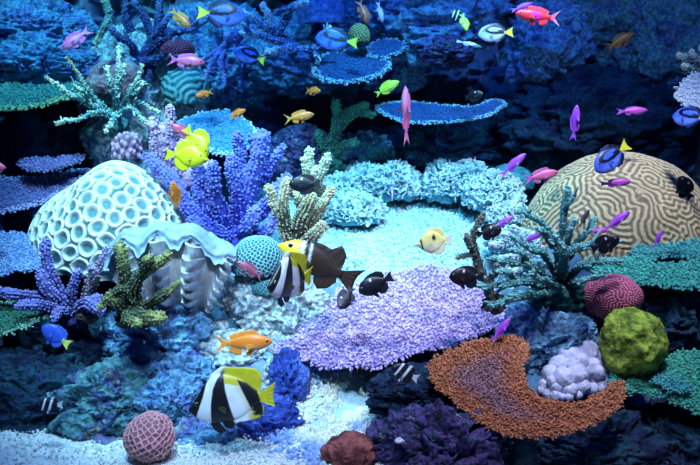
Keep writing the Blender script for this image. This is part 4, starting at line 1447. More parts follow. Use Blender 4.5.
lettuce('pale cyan lettuce coral on the back rim, just right of the dark green branch coral', 364, 190, 25, 24, 3.55, 320, .030, 1)
lettuce('frilly pale cyan lettuce coral behind the tiny dark blue and yellow fish', 394, 189, 24, 25, 3.5, 320, .030, 2)
lettuce('tall pale cyan lettuce coral at the back, right of the gap in the plateau rim', 443, 190, 20, 26, 3.5, 300, .030, 3)
lettuce('upright pale cyan lettuce coral crest under the purple fish, back right of the plateau', 468, 186, 19, 24, 3.5, 260, .028, 4)
lettuce('rounded pale cyan lettuce coral on the right rim of the plateau', 493, 199, 29, 25, 3.4, 340, .030, 5)
lettuce('pale cyan lettuce coral at the left rim of the plateau, beside the cream finger coral', 338, 196, 22, 20, 3.45, 240, .028, 6)
lettuce('mounded pale cyan lettuce coral near the left of the plateau', 354, 214, 32, 18, 3.3, 300, .025, 7)
lettuce('low whitish lettuce coral at the right of the plateau, behind the upper black fish', 506, 218, 22, 15, 3.3, 220, .022, 8, tip=(.72, .82, .82))
lettuce('whitish lettuce coral low on the right, between the two black fish', 512, 244, 26, 14, 3.0, 220, .02, 9, tip=(.66, .8, .8))

# granular coral carpet of the plateau
n = 15000
xs = rng.uniform(-.45, .85, n)
ys = rng.uniform(2.86, 3.75, n)
pmk = pale_mask(xs, ys)
P3 = np.stack([xs, ys, 0 * xs], -1)
dens = np.clip(pmk * (.30 + 1.0 * np.clip(fbm(P3 * 6, 3, 7) + .25, 0, 1)), 0, 1)
hole = 1 - .8 * np.exp(-(((xs - .12) / .22) ** 2 + ((ys - 3.28) / .17) ** 2) ** 2)
kp = rng.uniform(0, 1, n) < dens * hole
xs, ys = xs[kp], ys[kp]
zs = reef_f(xs, ys)
P3 = np.stack([xs, ys, zs], -1)
pmk = pmk[kp]
zs = zs + (1 - .85 * pmk) * (fbm(P3 * 5, 4, 3) * .09 + ridged(P3 * 12, 4, 5) * .03) + .001
k = len(xs)
Nn = np.array([0, -.15, 1.0]) + rng.normal(0, .35, (k, 3))
V, Fs, C = nubs(np.stack([xs, ys, zs], -1), Nn, .0075 * rng.uniform(.5, 1.3, k), .013 * rng.uniform(.4, 1.4, k), np.array([.35, .58, .64]), np.array([.58, .80, .82]) * rng.uniform(.85, 1.1, (k, 1)))
o = mobj('coral_carpet', V, Fs, M_coral, col=np.clip(C, 0, .95))
tag(o, 'pale cyan granular coral growth carpeting the central plateau', 'coral', kind='stuff')

# crusty rubble slope under the table coral
n = 9000
xs = rng.uniform(-.34, .2, n)
ys = rng.uniform(2.12, 2.72, n)
P3 = np.stack([xs, ys, 0 * xs], -1)
zs = np.maximum(reef_f(xs, ys), fbm(P3 * 3, 3, 81) * .03 + .05 * np.exp(-((xs + .02) / .25) ** 2) * smooth01((ys - 2.1) / .4))
kp = (smooth01(1.5 - np.hypot((xs + .04) / .22, (ys - 2.45) / .27) * 1.1) > rng.uniform(0, 1, n)) & (fbm(P3 * 11, 3, 5) > -.25)
xs, ys, zs, P3 = xs[kp], ys[kp], zs[kp], P3[kp]
k = len(xs)
bl = smooth01(fbm(P3 * 8, 2, 77) * 2.2)[:, None]
tc = np.array([.80, .84, .70]) * (1 - bl) + np.array([.25, .42, .85]) * bl
V, Fs, C = nubs(np.stack([xs, ys, zs + .002], -1), np.array([0, -.3, 1.0]) + rng.normal(0, .5, (k, 3)), .0062 * rng.uniform(.5, 1.5, k), .010 * rng.uniform(.5, 1.7, k), tc * .55, tc * rng.uniform(.8, 1.15, (k, 1)))
o = mobj('coral_rubble', V, Fs, M_coral, col=np.clip(C, 0, .95))
tag(o, 'pale crusty coral rubble on the slope below the lilac table coral', 'coral rubble', kind='stuff')


# ------------------------------------------------------------------ fish
def spl(pts, q):
    pts = np.asarray(pts, float)
    n = 200
    c = catmull(pts, n)
    o = np.argsort(c[:, 0])
    return np.interp(q, c[o, 0], c[o, 1])


GROUPS = {'pink_anthias': 'pink anthias', 'rose_anthias': 'rose anthias', 'orange_anthias': 'orange anthias', 'golden_anthias': 'golden anthias by the cave',
          'purple_anthias': 'purple anthias on the right', 'magenta_anthias': 'magenta anthias on the right', 'blue_tang': 'blue tangs', 'yellow_tang': 'yellow tangs',
          'black_damselfish': 'black damselfish with a white dot', 'humbug_damselfish': 'striped humbug damselfish', 'yellow_rabbitfish': 'yellow-green fish', 'bannerfish': 'bannerfish',
          'red_fish': 'red fish'}


class Species:
    def __init__(self, kind, cat, top, bot, wid, paint, fins, eye, xp=-.28, pect=None, ns=52, nk=28, power=2.0):
        self.kind, self.cat = kind, cat
        self.parts = []
        self.first = None
        x0 = .5
        s = np.linspace(0, 1, ns) ** 1.15
        x = x0 + (xp - x0) * s
        T, B, Wd = spl(top, s), spl(bot, s), spl(wid, s)
        a = np.linspace(0, 2 * math.pi, nk, endpoint=False)
        ca, sa = np.cos(a), np.sin(a)
        mid, half = (T + B) / 2, np.maximum((T - B) / 2, .002)
        Wd = np.maximum(Wd, .002)
        yy = Wd[:, None] * np.sign(ca) * np.abs(ca) ** (2 / power) 
        zz = mid[:, None] + half[:, None] * np.sign(sa) * np.abs(sa) ** (2 / 2.0)
        V = np.stack([np.repeat(x[:, None], nk, 1), yy, zz], -1).reshape(-1, 3)
        idx = np.arange(ns * nk).reshape(ns, nk)
        F = np.stack([idx[:-1], np.roll(idx[:-1], -1, 1), np.roll(idx[1:], -1, 1), idx[1:]], -1).reshape(-1, 4)
        V = np.vstack([V, [x[0] + .004, 0, mid[0]], [x[-1] - .002, 0, mid[-1]]])
        j = np.arange(nk)
        t0 = np.stack([np.roll(idx[0], -1), idx[0], np.full(nk, ns * nk)], -1)
        t1 = np.stack([idx[-1], np.roll(idx[-1], -1), np.full(nk, ns * nk + 1)], -1)
        C = np.clip(paint(V[:, 0], V[:, 2], 'body'), .003, .95)
        self.parts.append(('body', make_mesh('body', V, [F, np.vstack([t0, t1])], M_fish, C)))
        tz = lambda q: np.interp(-np.asarray(q), -x, T)
        bz = lambda q: np.interp(-np.asarray(q), -x, B)
        wz = lambda q: np.interp(-np.asarray(q), -x, Wd)
        for (nm, base, outer) in fins:
            if isinstance(base, tuple) and base[0] == 'top':
                bx = np.linspace(base[1], base[2], 14)
                base = np.stack([bx, tz(bx) - .018], -1)
            elif isinstance(base, tuple) and base[0] == 'bot':
                bx = np.linspace(base[1], base[2], 14)
                base = np.stack([bx, bz(bx) + .018], -1)
            self.parts.append((nm, self.fin(nm, base, outer, paint)))
        # paired fins
        px, pz, pl, ph = pect or (.20, -.03, .13, .07)
        w = float(wz(px))
        for sd in (1, -1):
            n, m = 8, 7
            Vf = []
            for lay in (0, 1):
                for i in range(n):
                    u = i / (n - 1)
                    for k in range(m):
                        v = k / (m - 1)
                        z = pz + (v - .5) * (.03 + ph * u * (1.25 - .5 * u)) - .03 * u
                        Vf.append((px - pl * u, sd * (w * .86 + .05 * u + (.003 * (1 - u) if lay else 0)), z))
            Fq = grid_faces(n, m)
            mm = n * m
            ii = np.arange(mm).reshape(n, m)
            rims = [np.stack([q[:-1], q[1:], q[1:] + mm, q[:-1] + mm], -1) for q in (ii[:, 0], ii[:, -1], ii[-1])]
            Vf = np.array(Vf)
            self.parts.append(('pectoral_fin', make_mesh('pectoral_fin', Vf, [np.vstack([Fq, Fq[:, ::-1] + mm] + rims)], M_fin, np.clip(paint(Vf[:, 0], Vf[:, 2], 'pectoral'), .003, .95))))
        ex, ez, er = eye
        w = float(wz(ex))
        zc, hh = np.interp(-ex, -x, mid), np.interp(-ex, -x, half)
        yw = w * math.sqrt(max(.05, 1 - ((ez - zc) / hh) ** 2))
        D, Fi = ico(3)
        for sd in (1, -1):
            Ve = D * np.array([er, er * .5, er]) + np.array([ex, sd * (yw - er * .12), ez])
            me = make_mesh('eye', Ve, [Fi], M_iris)
            me.materials.append(M_eye)
            cen = D[Fi].mean(1)
            me.polygons.foreach_set('material_index', (cen[:, 1] * sd > .62).astype(np.int32))
            self.parts.append(('eye', me))

    @staticmethod
    def fin(nm, base, outer, paint, n=18, m=7, th=.007):
        def res(p, k):
            p = np.asarray(p, float)
            L = np.concatenate([[0], np.cumsum(np.linalg.norm(np.diff(p, axis=0), axis=1))])
            q = np.linspace(0, L[-1], k)
            return np.stack([np.interp(q, L, p[:, 0]), np.interp(q, L, p[:, 1])], -1)
        b, o = res(base, n), res(outer, n)
        V = []
        for lay in (1, -1):
            for i in range(n):
                for k in range(m):
                    v = k / (m - 1)
                    p = b[i] * (1 - v) + o[i] * v
                    rip = .004 * math.sin(i * 1.9) * v
                    V.append((p[0], lay * th * (1 - .75 * v) + rip, p[1]))
        V = np.array(V)
        F = grid_faces(n, m)
        mm = n * m
        ii = np.arange(mm).reshape(n, m)
        rims = [np.stack([q[:-1], q[1:], q[1:] + mm, q[:-1] + mm], -1) for q in (ii[:, -1], ii[0], ii[-1], ii[:, 0])]
        return make_mesh(nm, V, [np.vstack([F, F[:, ::-1] + mm] + rims)], M_fin, np.clip(paint(V[:, 0], V[:, 2], nm), .003, .95))

    def place(self, px, py, length, ang, Y, label, yaw=0, group=None, flip=False, cat=None, roll=0):
        a = math.radians(ang)
        R, U = RIGHT, UP
        Nn = R * math.cos(a) + U * math.sin(a)
        sgn = 1 if math.cos(a) >= -1e-6 else -1
        if flip:
            sgn = -sgn
        Dn = sgn * (-R * math.sin(a) + U * math.cos(a))
        yw = math.radians(yaw)
        S = np.cross(Dn, Nn)
        # yaw turns the nose towards the front glass (positive) or away
        tow = S if S @ FWD < 0 else -S
        N2 = Nn * math.cos(yw) + tow * math.sin(yw)
        S2 = np.cross(Dn, N2)
        if roll:
            q = math.radians(roll)
            S2, Dn = S2 * math.cos(q) + Dn * math.sin(q), Dn * math.cos(q) - S2 * math.sin(q)
        M3 = Matrix((N2, S2, Dn)).transposed()
        root = bpy.data.objects.new(self.kind, None)
        root.empty_display_size = .02
        sc = length * mpp(px, py, Y) / max(.35, math.cos(yw))
        root.matrix_world = Matrix.Translation(Vector(at(px, py, Y))) @ M3.to_4x4() @ Matrix.Scale(sc, 4)
        link(root)
        tag(root, label, cat or self.cat, group or GROUPS.get(self.kind))
        if self.first is None:
            self.first = []
            for nm, me in self.parts:
                o = bpy.data.objects.new(nm, me)
                o.parent = root
                link(o)
                self.first.append(o)
        else:
            for o in self.first:
                c = o.copy()
                c.parent = root
                link(c)
        return root


def flat(c):
    c = np.asarray(c, float)
    return lambda n: np.tile(c, (n, 1))


def paint_plain(body, belly=None, fin=None, tail=None, head=None, back=None):
    body = np.asarray(body, float)

    def f(x, z, part):
        n = len(x)
        C = np.tile(body, (n, 1))
        if part == 'body':
            if belly is not None:
                C = lerp(body, belly, smooth01((-z + .02) / .12))
            if back is not None:
                w = smooth01((z - .02) / .1)[:, None]
                C = C * (1 - w) + np.asarray(back, float) * w
            if head is not None:
                w = smooth01((x - .22) / .12)[:, None]
                C = C * (1 - w) + np.asarray(head, float) * w
            if tail is not None:
                w = smooth01((-.2 - x) / .06)[:, None]
                C = C * (1 - w) + np.asarray(tail, float) * w
        elif part == 'tail_fin' and tail is not None:
            C = np.tile(np.asarray(tail, float), (n, 1))
        elif fin is not None:
            C = np.tile(np.asarray(fin, float), (n, 1))
        return C
    return f


A_TOP = [(0, 0), (.04, .042), (.15, .10), (.35, .142), (.55, .132), (.8, .078), (1, .038)]
A_BOT = [(0, -.006), (.05, -.035), (.2, -.10), (.4, -.135), (.6, -.115), (.8, -.068), (1, -.038)]
A_WID = [(0, .006), (.08, .035), (.25, .068), (.45, .07), (.75, .035), (1, .012)]
A_FINS = [('dorsal_fin', ('top', .26, -.2), [(.24, .19), (.15, .215), (0, .20), (-.14, .17), (-.24, .12)]),
          ('anal_fin', ('bot', -.02, -.2), [(-.04, -.19), (-.14, -.19), (-.24, -.12)]),
          ('pelvic_fin', ('bot', .2, .12), [(.12, -.21), (.06, -.22), (.04, -.17)]),
          ('tail_fin', [(-.265, .036), (-.27, 0), (-.265, -.036)], [(-.50, .175), (-.42, .09), (-.365, 0), (-.42, -.09), (-.50, -.175)])]
A_EYE = (.405, .025, .026)


def anthias(kind, body, **k):
    return Species(kind, 'fish', A_TOP, A_BOT, A_WID, paint_plain(body, **k), A_FINS, A_EYE)


# slimmer, as seen from a little above with fins folded
S_TOP = [(p, h * .82) for p, h in A_TOP]
S_BOT = [(p, h * .82) for p, h in A_BOT]
S_FINS = [('dorsal_fin', ('top', .22, -.2), [(.2, .125), (.1, .145), (-.05, .135), (-.2, .09)]),
          ('anal_fin', ('bot', -.02, -.2), [(-.05, -.14), (-.14, -.13), (-.22, -.09)]),
          ('tail_fin', [(-.265, .03), (-.27, 0), (-.265, -.03)], [(-.50, .10), (-.44, .05), (-.40, 0), (-.44, -.05), (-.50, -.10)])]


def slim(kind, body, **k):
    return Species(kind, 'fish', S_TOP, S_BOT, A_WID, paint_plain(body, **k), S_FINS, (.405, .02, .024))


pink = anthias('pink_anthias', (.92, .16, .46), belly=(.92, .3, .55), fin=(.85, .14, .45), tail=(.9, .2, .45))
rose = anthias('rose_anthias', (.82, .12, .28), belly=(.85, .24, .34), fin=(.6, .12, .34), tail=(.65, .1, .4))
orange = anthias('orange_anthias', (.95, .24, .02), belly=(.95, .38, .10), fin=(.95, .32, .04), tail=(.92, .36, .06))
gold = anthias('golden_anthias', (.85, .22, .03), belly=(.85, .30, .07), fin=(.75, .22, .03), tail=(.7, .28, .04))
purple = slim('purple_anthias', (.46, .07, .74), belly=(.56, .14, .78), fin=(.4, .08, .74), tail=(.5, .12, .78))
magenta = slim('magenta_anthias', (.62, .07, .50), belly=(.7, .2, .55), fin=(.45, .06, .6), tail=(.5, .08, .6))
lilac = slim('lilac_anthias', (.5, .35, .8), belly=(.6, .5, .85))


def p_square(x, z, part):
    C = np.tile(np.array([.92, .03, .06]), (len(x), 1))
    if part in ('body',):
        w = smooth01((.115 - np.abs(x - .06)) / .03) * smooth01((.095 - np.abs(z - .01)) / .03)
        C = lerp((.92, .03, .06), (.70, .03, .60), w)
    elif part == 'tail_fin':
        C = lerp((.85, .1, .2), (.7, .45, .7), smooth01((-x - .34) / .1))
    return C


square = Species('squarespot_anthias', 'fish', A_TOP, A_BOT, A_WID, p_square, A_FINS, A_EYE)

# surgeonfish
T_TOP = [(0, -.01), (.05, .07), (.18, .175), (.42, .235), (.68, .195), (.9, .075), (1, .04)]
T_BOT = [(0, -.035), (.06, -.10), (.2, -.185), (.45, -.235), (.7, -.185), (.9, -.075), (1, -.04)]
T_WID = [(0, .01), (.1, .05), (.35, .075), (.7, .045), (1, .014)]
T_FINS = [('dorsal_fin', ('top', .28, -.24), [(.27, .215), (.1, .285), (-.1, .265), (-.22, .17), (-.27, .10)]),
          ('anal_fin', ('bot', .05, -.24), [(.03, -.27), (-.1, -.26), (-.22, -.17), (-.27, -.10)]),
          ('tail_fin', [(-.265, .04), (-.27, 0), (-.265, -.04)], [(-.49, .155), (-.455, .07), (-.445, 0), (-.455, -.07), (-.49, -.155)])]


def p_tang(blue, black=(.002, .003, .012), pale=None):
    def f(x, z, part):
        if part == 'tail_fin':
            return lerp((.9, .82, .06), black, smooth01((np.abs(z) - (.025 + .36 * (-.27 - x) * 1.4)) / .02))
        if part in ('dorsal_fin', 'anal_fin'):
            b = np.asarray(blue) * .8
            rim = smooth01((np.abs(z) - (.262 - .9 * np.maximum(0, -x - .02) - .3 * np.maximum(0, x - .1))) / .01)
            return lerp(b * .35, black, rim)
        if part == 'pectoral':
            return np.tile(np.asarray(blue, float) * .9, (len(x), 1))
        e1 = ((x + .02) / .35) ** 2 + ((z - .09) / .135) ** 2
        e2 = ((x - .03) / .19) ** 2 + ((z - .085) / .062) ** 2
        k = smooth01((1.1 - e1) / .15) * smooth01((e2 - .9) / .2)
        k = np.maximum(k, smooth01((.022 + .10 * np.clip(-.02 - x, 0, .3) - np.abs(z - .05 - .12 * (x + .1))) / .015) * smooth01((-.02 - x) / .05))
        k = np.maximum(k, smooth01((.03 - np.hypot(x - .36, (z - .07) * .7)) / .02))
        C = lerp(np.asarray(blue), black, k)
        if pale is not None:
            w = (1 - k) * smooth01((.0 - z) / .1)
            C = C * (1 - w[:, None]) + np.asarray(pale) * w[:, None]
        y = smooth01((-.22 - x) / .02) * smooth01((.03 - np.abs(z)) / .012)
        return C * (1 - y[:, None]) + np.array([.9, .82, .06]) * y[:, None]
    return f


tang = Species('blue_tang', 'fish', T_TOP, T_BOT, T_WID, p_tang((.07, .16, .86), pale=(.16, .28, .90)), T_FINS, (.36, .05, .026), pect=(.22, -.06, .12, .06), ns=110, nk=64)
paletang = Species('blue_tang', 'fish', T_TOP, T_BOT, T_WID, p_tang((.38, .52, .92), pale=(.58, .68, .92)), T_FINS, (.36, .05, .026), pect=(.22, -.06, .12, .06), ns=110, nk=64)

# yellow tang
Y_TOP = [(0, -.02), (.08, .02), (.2, .13), (.42, .24), (.68, .20), (.9, .07), (1, .04)]
Y_BOT = [(0, -.045), (.1, -.09), (.25, -.19), (.48, -.25), (.72, -.19), (.9, -.075), (1, -.04)]
Y_FINS = [('dorsal_fin', ('top', .26, -.25), [(.24, .24), (.08, .36), (-.1, .37), (-.24, .28), (-.29, .11)]),
          ('anal_fin', ('bot', .08, -.25), [(.05, -.30), (-.08, -.36), (-.22, -.28), (-.29, -.11)]),
          ('tail_fin', [(-.265, .04), (-.27, 0), (-.265, -.04)], [(-.5, .14), (-.47, .06), (-.46, 0), (-.47, -.06), (-.5, -.14)])]
yellow = Species('yellow_tang', 'fish', Y_TOP, Y_BOT, T_WID, paint_plain((.72, .66, .01), belly=(.74, .70, .02), fin=(.68, .66, .01)), Y_FINS, (.33, .04, .024), pect=(.16, -.03, .13, .08))

# damselfish
D_TOP = [(0, .0), (.05, .09), (.18, .19), (.42, .255), (.68, .20), (.9, .09), (1, .06)]
D_BOT = [(0, -.02), (.06, -.10), (.2, -.19), (.45, -.25), (.7, -.20), (.9, -.09), (1, -.06)]
D_FINS = [('dorsal_fin', ('top', .24, -.24), [(.22, .27), (.05, .315), (-.14, .31), (-.27, .24), (-.29, .12)]),
          ('anal_fin', ('bot', .02, -.24), [(.0, -.29), (-.14, -.32), (-.26, -.24), (-.29, -.12)]),
          ('pelvic_fin', ('bot', .2, .1), [(.1, -.34), (.05, -.35), (.04, -.27)]),
          ('tail_fin', [(-.265, .055), (-.27, 0), (-.265, -.055)], [(-.5, .16), (-.47, .07), (-.455, 0), (-.47, -.07), (-.5, -.16)])]


def p_domino(x, z, part):
    C = np.tile(np.array([.008, .008, .014]), (len(x), 1))
    if part == 'body':
        C = lerp((.008, .008, .014), (.9, .92, .95), smooth01((.042 - np.hypot(x - .10, z - .165)) / .02))
    return C


domino = Species('black_damselfish', 'fish', D_TOP, D_BOT, T_WID, p_domino, D_FINS, (.38, .05, .03))


def p_humbug(x, z, part):
    xx = x + .25 * z
    w = smooth01((.045 - np.abs(xx - .24)) / .015) + smooth01((.055 - np.abs(xx + .02)) / .015)
    if part == 'tail_fin':
        return np.tile(np.array([.6, .7, .75]), (len(x), 1))
    return lerp((.01, .01, .016), (.82, .88, .9), np.clip(w, 0, 1))


humbug = Species('humbug_damselfish', 'fish', D_TOP, D_BOT, T_WID, p_humbug, D_FINS, (.40, .04, .028))

# rabbitfish, wrasse
R_TOP = [(0, 0), (.06, .045), (.2, .12), (.42, .165), (.7, .12), (.92, .045), (1, .03)]
R_BOT = [(0, -.02), (.06, -.055), (.22, -.12), (.45, -.165), (.72, -.12), (.92, -.045), (1, -.03)]
R_FINS = [('dorsal_fin', ('top', .26, -.24), [(.25, .2), (.1, .235), (-.1, .21), (-.25, .12)]),
          ('anal_fin', ('bot', .05, -.24), [(.03, -.2), (-.1, -.2), (-.25, -.12)]),
          ('tail_fin', [(-.265, .03), (-.27, 0), (-.265, -.03)], [(-.5, .12), (-.43, .05), (-.41, 0), (-.43, -.05), (-.5, -.12)])]
rabbit = Species('yellow_rabbitfish', 'fish', R_TOP, R_BOT, A_WID, paint_plain((.62, .74, .04), belly=(.7, .78, .1), fin=(.5, .66, .04)), R_FINS, (.38, .03, .024))
W_TOP = [(p, h * .5) for p, h in A_TOP]
W_BOT = [(p, h * .5) for p, h in A_BOT]
W_FINS = [('dorsal_fin', ('top', .26, -.22), [(.25, .09), (0, .1), (-.23, .06)]),
          ('anal_fin', ('bot', .0, -.22), [(-.02, -.09), (-.12, -.09), (-.23, -.06)]),
          ('tail_fin', [(-.265, .02), (-.27, 0), (-.265, -.02)], [(-.5, .06), (-.48, 0), (-.5, -.06)])]


def p_wrasse(a, b):
    def f(x, z, part):
        return lerp(a, b, smooth01((.022 - np.abs(z)) / .015)) if part == 'body' else np.tile(np.asarray(a, float), (len(x), 1))
    return f


wrasse = Species('cleaner_wrasse', 'fish', W_TOP, W_BOT, [(p, w * .6) for p, w in A_WID], p_wrasse((.45, .5, .65), (.75, .55, .3)), W_FINS, (.43, .01, .016), pect=(.25, 0, .08, .04))
bluewrasse = Species('blue_wrasse', 'fish', S_TOP, S_BOT, A_WID, p_wrasse((.04, .06, .5), (.7, .75, .2)), S_FINS, (.405, .02, .024))

# butterflyfish
B_TOP = [(0, -.05), (.06, -.015), (.16, .06), (.3, .20), (.5, .28), (.72, .24), (.92, .09), (1, .05)]
B_BOT = [(0, -.075), (.08, -.10), (.18, -.17), (.34, -.26), (.52, -.30), (.74, -.24), (.92, -.08), (1, -.05)]
B_FINS = [('dorsal_fin', ('top', .2, -.26), [(.2, .26), (.05, .34), (-.12, .35), (-.26, .28), (-.3, .12)]),
          ('anal_fin', ('bot', .05, -.26), [(.02, -.34), (-.12, -.36), (-.26, -.28), (-.3, -.12)]),
          ('pelvic_fin', ('bot', .2, .12), [(.1, -.36), (.05, -.36), (.05, -.28)]),
          ('tail_fin', [(-.265, .045), (-.27, 0), (-.265, -.045)], [(-.5, .15), (-.48, .06), (-.475, 0), (-.48, -.06), (-.5, -.15)])]


def p_tear(x, z, part):
    C = lerp((.88, .80, .24), (.88, .84, .52), smooth01((-z + .05) / .2))
    if part == 'body':
        w = smooth01((1 - ((x + .0) / .055) ** 2 - ((z - .09) / .085) ** 2) / .3)
        C = C * (1 - w[:, None]) + np.array([.01, .01, .02]) * w[:, None]
        w = smooth01((.028 - np.abs(x - .34 - .12 * z)) / .012)
        C = C * (1 - w[:, None]) + np.array([.01, .01, .02]) * w[:, None]
    if part == 'tail_fin':
        C = lerp((.85, .8, .35), (.8, .85, .8), smooth01((-x - .36) / .06))
    return C


tear = Species('teardrop_butterflyfish', 'fish', B_TOP, B_BOT, T_WID, p_tear, B_FINS, (.36, .03, .022), pect=(.18, -.05, .12, .07))

# large bannerfish: black, white and yellow
N_TOP = [(0, -.145), (.05, -.10), (.12, .0), (.22, .14), (.36, .245), (.55, .255), (.78, .17), (.94, .06), (1, .035)]
N_BOT = [(0, -.175), (.06, -.225), (.16, -.28), (.32, -.315), (.52, -.295), (.75, -.24), (.93, -.10), (1, -.06)]
N_WID = [(0, .012), (.08, .04), (.3, .075), (.6, .062), (.85, .03), (1, .013)]
N_FINS = [('dorsal_fin', ('top', .27, -.30), [(.25, .255), (.13, .34), (.0, .335), (-.14, .335), (-.27, .325), (-.335, .27), (-.345, .18), (-.335, .07)]),
          ('anal_fin', ('bot', .12, -.30), [(.08, -.36), (.0, -.39), (-.05, -.31), (-.2, -.285), (-.29, -.27), (-.375, -.21), (-.37, -.13), (-.345, -.08)]),
          ('pelvic_fin', ('bot', .26, .16), [(.20, -.40), (.12, -.44), (.06, -.40)]),
          ('tail_fin', [(-.315, .032), (-.32, -.01), (-.315, -.055)], [(-.505, .165), (-.485, .06), (-.48, -.02), (-.50, -.125)])]


def p_banner(x, z, part):
    i = lambda zs, xs: np.interp(z, zs, xs)
    l1 = i([-.30, 0, .12, .30], [.43, .325, .30, .245])      # face | white
    r1 = i([-.34, -.1, .08, .20, .34], [.235, .235, .215, .17, .08])   # white | black
    r2 = i([-.44, -.34, -.28, -.08, .08, .26, .34], [-.09, -.05, -.035, .026, .07, .096, .10])
    white, black, yell = np.array([.86, .90, .88]), np.array([.010, .010, .012]), np.array([.60, .55, .02])
    C = np.tile(white, (len(x), 1))
    st = lambda e: smooth01(e / .012 + .5)[:, None]
    m = st(r1 - x) * st(x - r2)
    rear = st(r2 - x)
    # slanting second black band
    t = (.19 - z) / .38
    le = -.062 - .185 * t
    re = i([-.24, -.16, .058, .15, .19], [-.375, -.37, -.295, -.19, -.075])
    b2 = st(le - x) * st(x - re) * st(z + .225) * st(.195 - z) * rear
    yl = np.maximum(st((re + .02) - x), st(z - (.13 + .20 * (x + .05)))) * rear
    yl = np.maximum(yl, rear * smooth01((.07 - np.abs(x - le - .02)) / .10)[:, None] * .6 * st(.2 - z))
    yl = np.maximum(yl, rear * st(-.16 - z) * smooth01((-.16 - x) / .10)[:, None])
    C = C * (1 - yl) + yell * yl
    C = C * (1 - b2) + black * b2
    C = C * (1 - m) + black * m
    f = st(x - l1)
    C = C * (1 - f) + black * f
    if part == 'tail_fin':
        C = np.tile(yell, (len(x), 1))
    if part == 'pelvic_fin':
        C = np.tile(black, (len(x), 1))
    if part == 'pectoral':
        C = np.tile(np.array([.05, .05, .012]), (len(x), 1))
    return C


banner = Species('bannerfish', 'fish', N_TOP, N_BOT, N_WID, p_banner, N_FINS, (.40, -.09, .024), xp=-.33, pect=(.15, -.12, .10, .05), ns=120, nk=72)


# yellow faced brown fish
Q_TOP = [(0, .0), (.06, .05), (.2, .13), (.4, .175), (.65, .15), (.88, .07), (1, .045)]
Q_BOT = [(0, -.02), (.08, -.06), (.22, -.13), (.42, -.17), (.66, -.14), (.9, -.06), (1, -.045)]
Q_FINS = [('dorsal_fin', ('top', .2, -.24), [(.18, .2), (.06, .22), (-.06, .21), (-.14, .30), (-.24, .22), (-.25, .1)]),
          ('anal_fin', ('bot', .0, -.24), [(-.02, -.2), (-.1, -.26), (-.2, -.2), (-.26, -.1)]),
          ('tail_fin', [(-.265, .045), (-.27, 0), (-.265, -.045)], [(-.5, .17), (-.45, .07), (-.44, 0), (-.45, -.07), (-.5, -.17)])]


def p_clown(x, z, part):
    xx = x - .25 * z
    br = np.array([.035, .018, .012])
    C = np.tile(br, (len(x), 1))
    if part == 'body':
        C = lerp(br, (.92, .70, .03), smooth01((xx - .24) / .02))
        for c, w, k in ((.215, .03, (.85, .85, .8)), (.165, .025, (.01, .01, .01)), (.12, .018, (.8, .8, .78))):
            q = smooth01((w - np.abs(xx - c)) / .012)[:, None]
            C = C * (1 - q) + np.asarray(k) * q
        q = (smooth01((xx - .27) / .02) * smooth01((-.03 - z) / .04))[:, None]
        C = C * (1 - q) + np.array([.9, .8, .5]) * q
    return C


clown = Species('yellow_faced_angelfish', 'fish', Q_TOP, Q_BOT, T_WID, p_clown, Q_FINS, (.37, .05, .03))
maroon = anthias('maroon_fish', (.34, .08, .13), belly=(.4, .14, .18), fin=(.3, .07, .12), tail=(.32, .08, .14))
redfish = anthias('red_fish', (.75, .10, .20), belly=(.8, .25, .3), fin=(.7, .1, .2))
bluefish = Species('blue_damselfish', 'fish', D_TOP, D_BOT, T_WID, paint_plain((.04, .10, .6), tail=(.7, .75, .15), fin=(.05, .12, .55)), D_FINS, (.38, .05, .03))

pink.place(76, 39, 36, 220, 3.15, 'pink slender fish nosing down past the top left rocks', yaw=10)
orange.place(180, 18, 30, -44, 3.3, 'small orange fish nosing down beside the uppermost left blue tang', yaw=10)
rose.place(186, 61, 38, -6, 3.25, 'dusky rose fish swimming right above the teal ridged dome coral')
tang.place(221, 14, 50, -4, 3.2, 'large blue tang at the top left facing right, yellow tail on its left')
tang.place(250, 56, 31, 165, 3.3, 'small blue tang facing left under the large top left tang', yaw=25)
tang.place(337, 40, 44, 172, 3.2, 'blue tang at the top centre over the shelf coral, facing left')
gold.place(204, 94, 18, 200, 3.3, 'tiny golden fish facing left, between the teal dome and the dark cave', yaw=20)
gold.place(237, 114, 20, 22, 3.1, 'dim golden fish above the bright blue shelf coral', yaw=20)
gold.place(299, 117, 31, 10, 3.1, 'golden orange fish facing right in front of the dark cave mouth')
gold.place(313, 91, 16, -12, 3.2, 'tiny golden fish higher up in the dark cave mouth', yaw=45)
redbrown = anthias('red_brown_anthias', (.5, .08, .04), belly=(.5, .12, .06))
redbrown.place(363, 12, 28, -70, 3.3, 'dim red-brown fish diving head down at the top centre')
lilac.place(380, 12, 22, -78, 3.2, 'small lilac fish pointing straight down at the top edge')
rabbit.place(387, 88, 28, 30, 3.1, 'yellow-green fish swimming up right, above the thin hanging plate coral')
pinkv = slim('pink_anthias', (.92, .14, .34), belly=(.92, .26, .42), fin=(.8, .12, .4), tail=(.9, .22, .4))
pinkv.place(406, 116, 58, 92, 2.9, 'long pink fish hanging vertically, head up, in front of the thin hanging plate', yaw=10, roll=55)
humbug.place(457, 15, 16, 175, 3.3, 'tiny black and white striped fish high up in the top centre')
rabbit.place(464, 22, 20, -75, 3.25, 'small yellow-green fish pointing down beside the tiny striped fish', yaw=20)
paletang.place(496, 33, 36, 183, 3.15, 'pale blue tang with black marks and yellow tail, top right of centre')
wrasse.place(469, 44, 26, -14, 3.2, 'thin pale striped fish below the top centre rock, left of the pale tang')
purple.place(522, 7, 24, 20, 3.2, 'purple fish at the top edge behind the red-pink fish')
square.place(538, 16, 46, 174, 3.05, 'red-pink fish with a magenta square on its side at the top right')
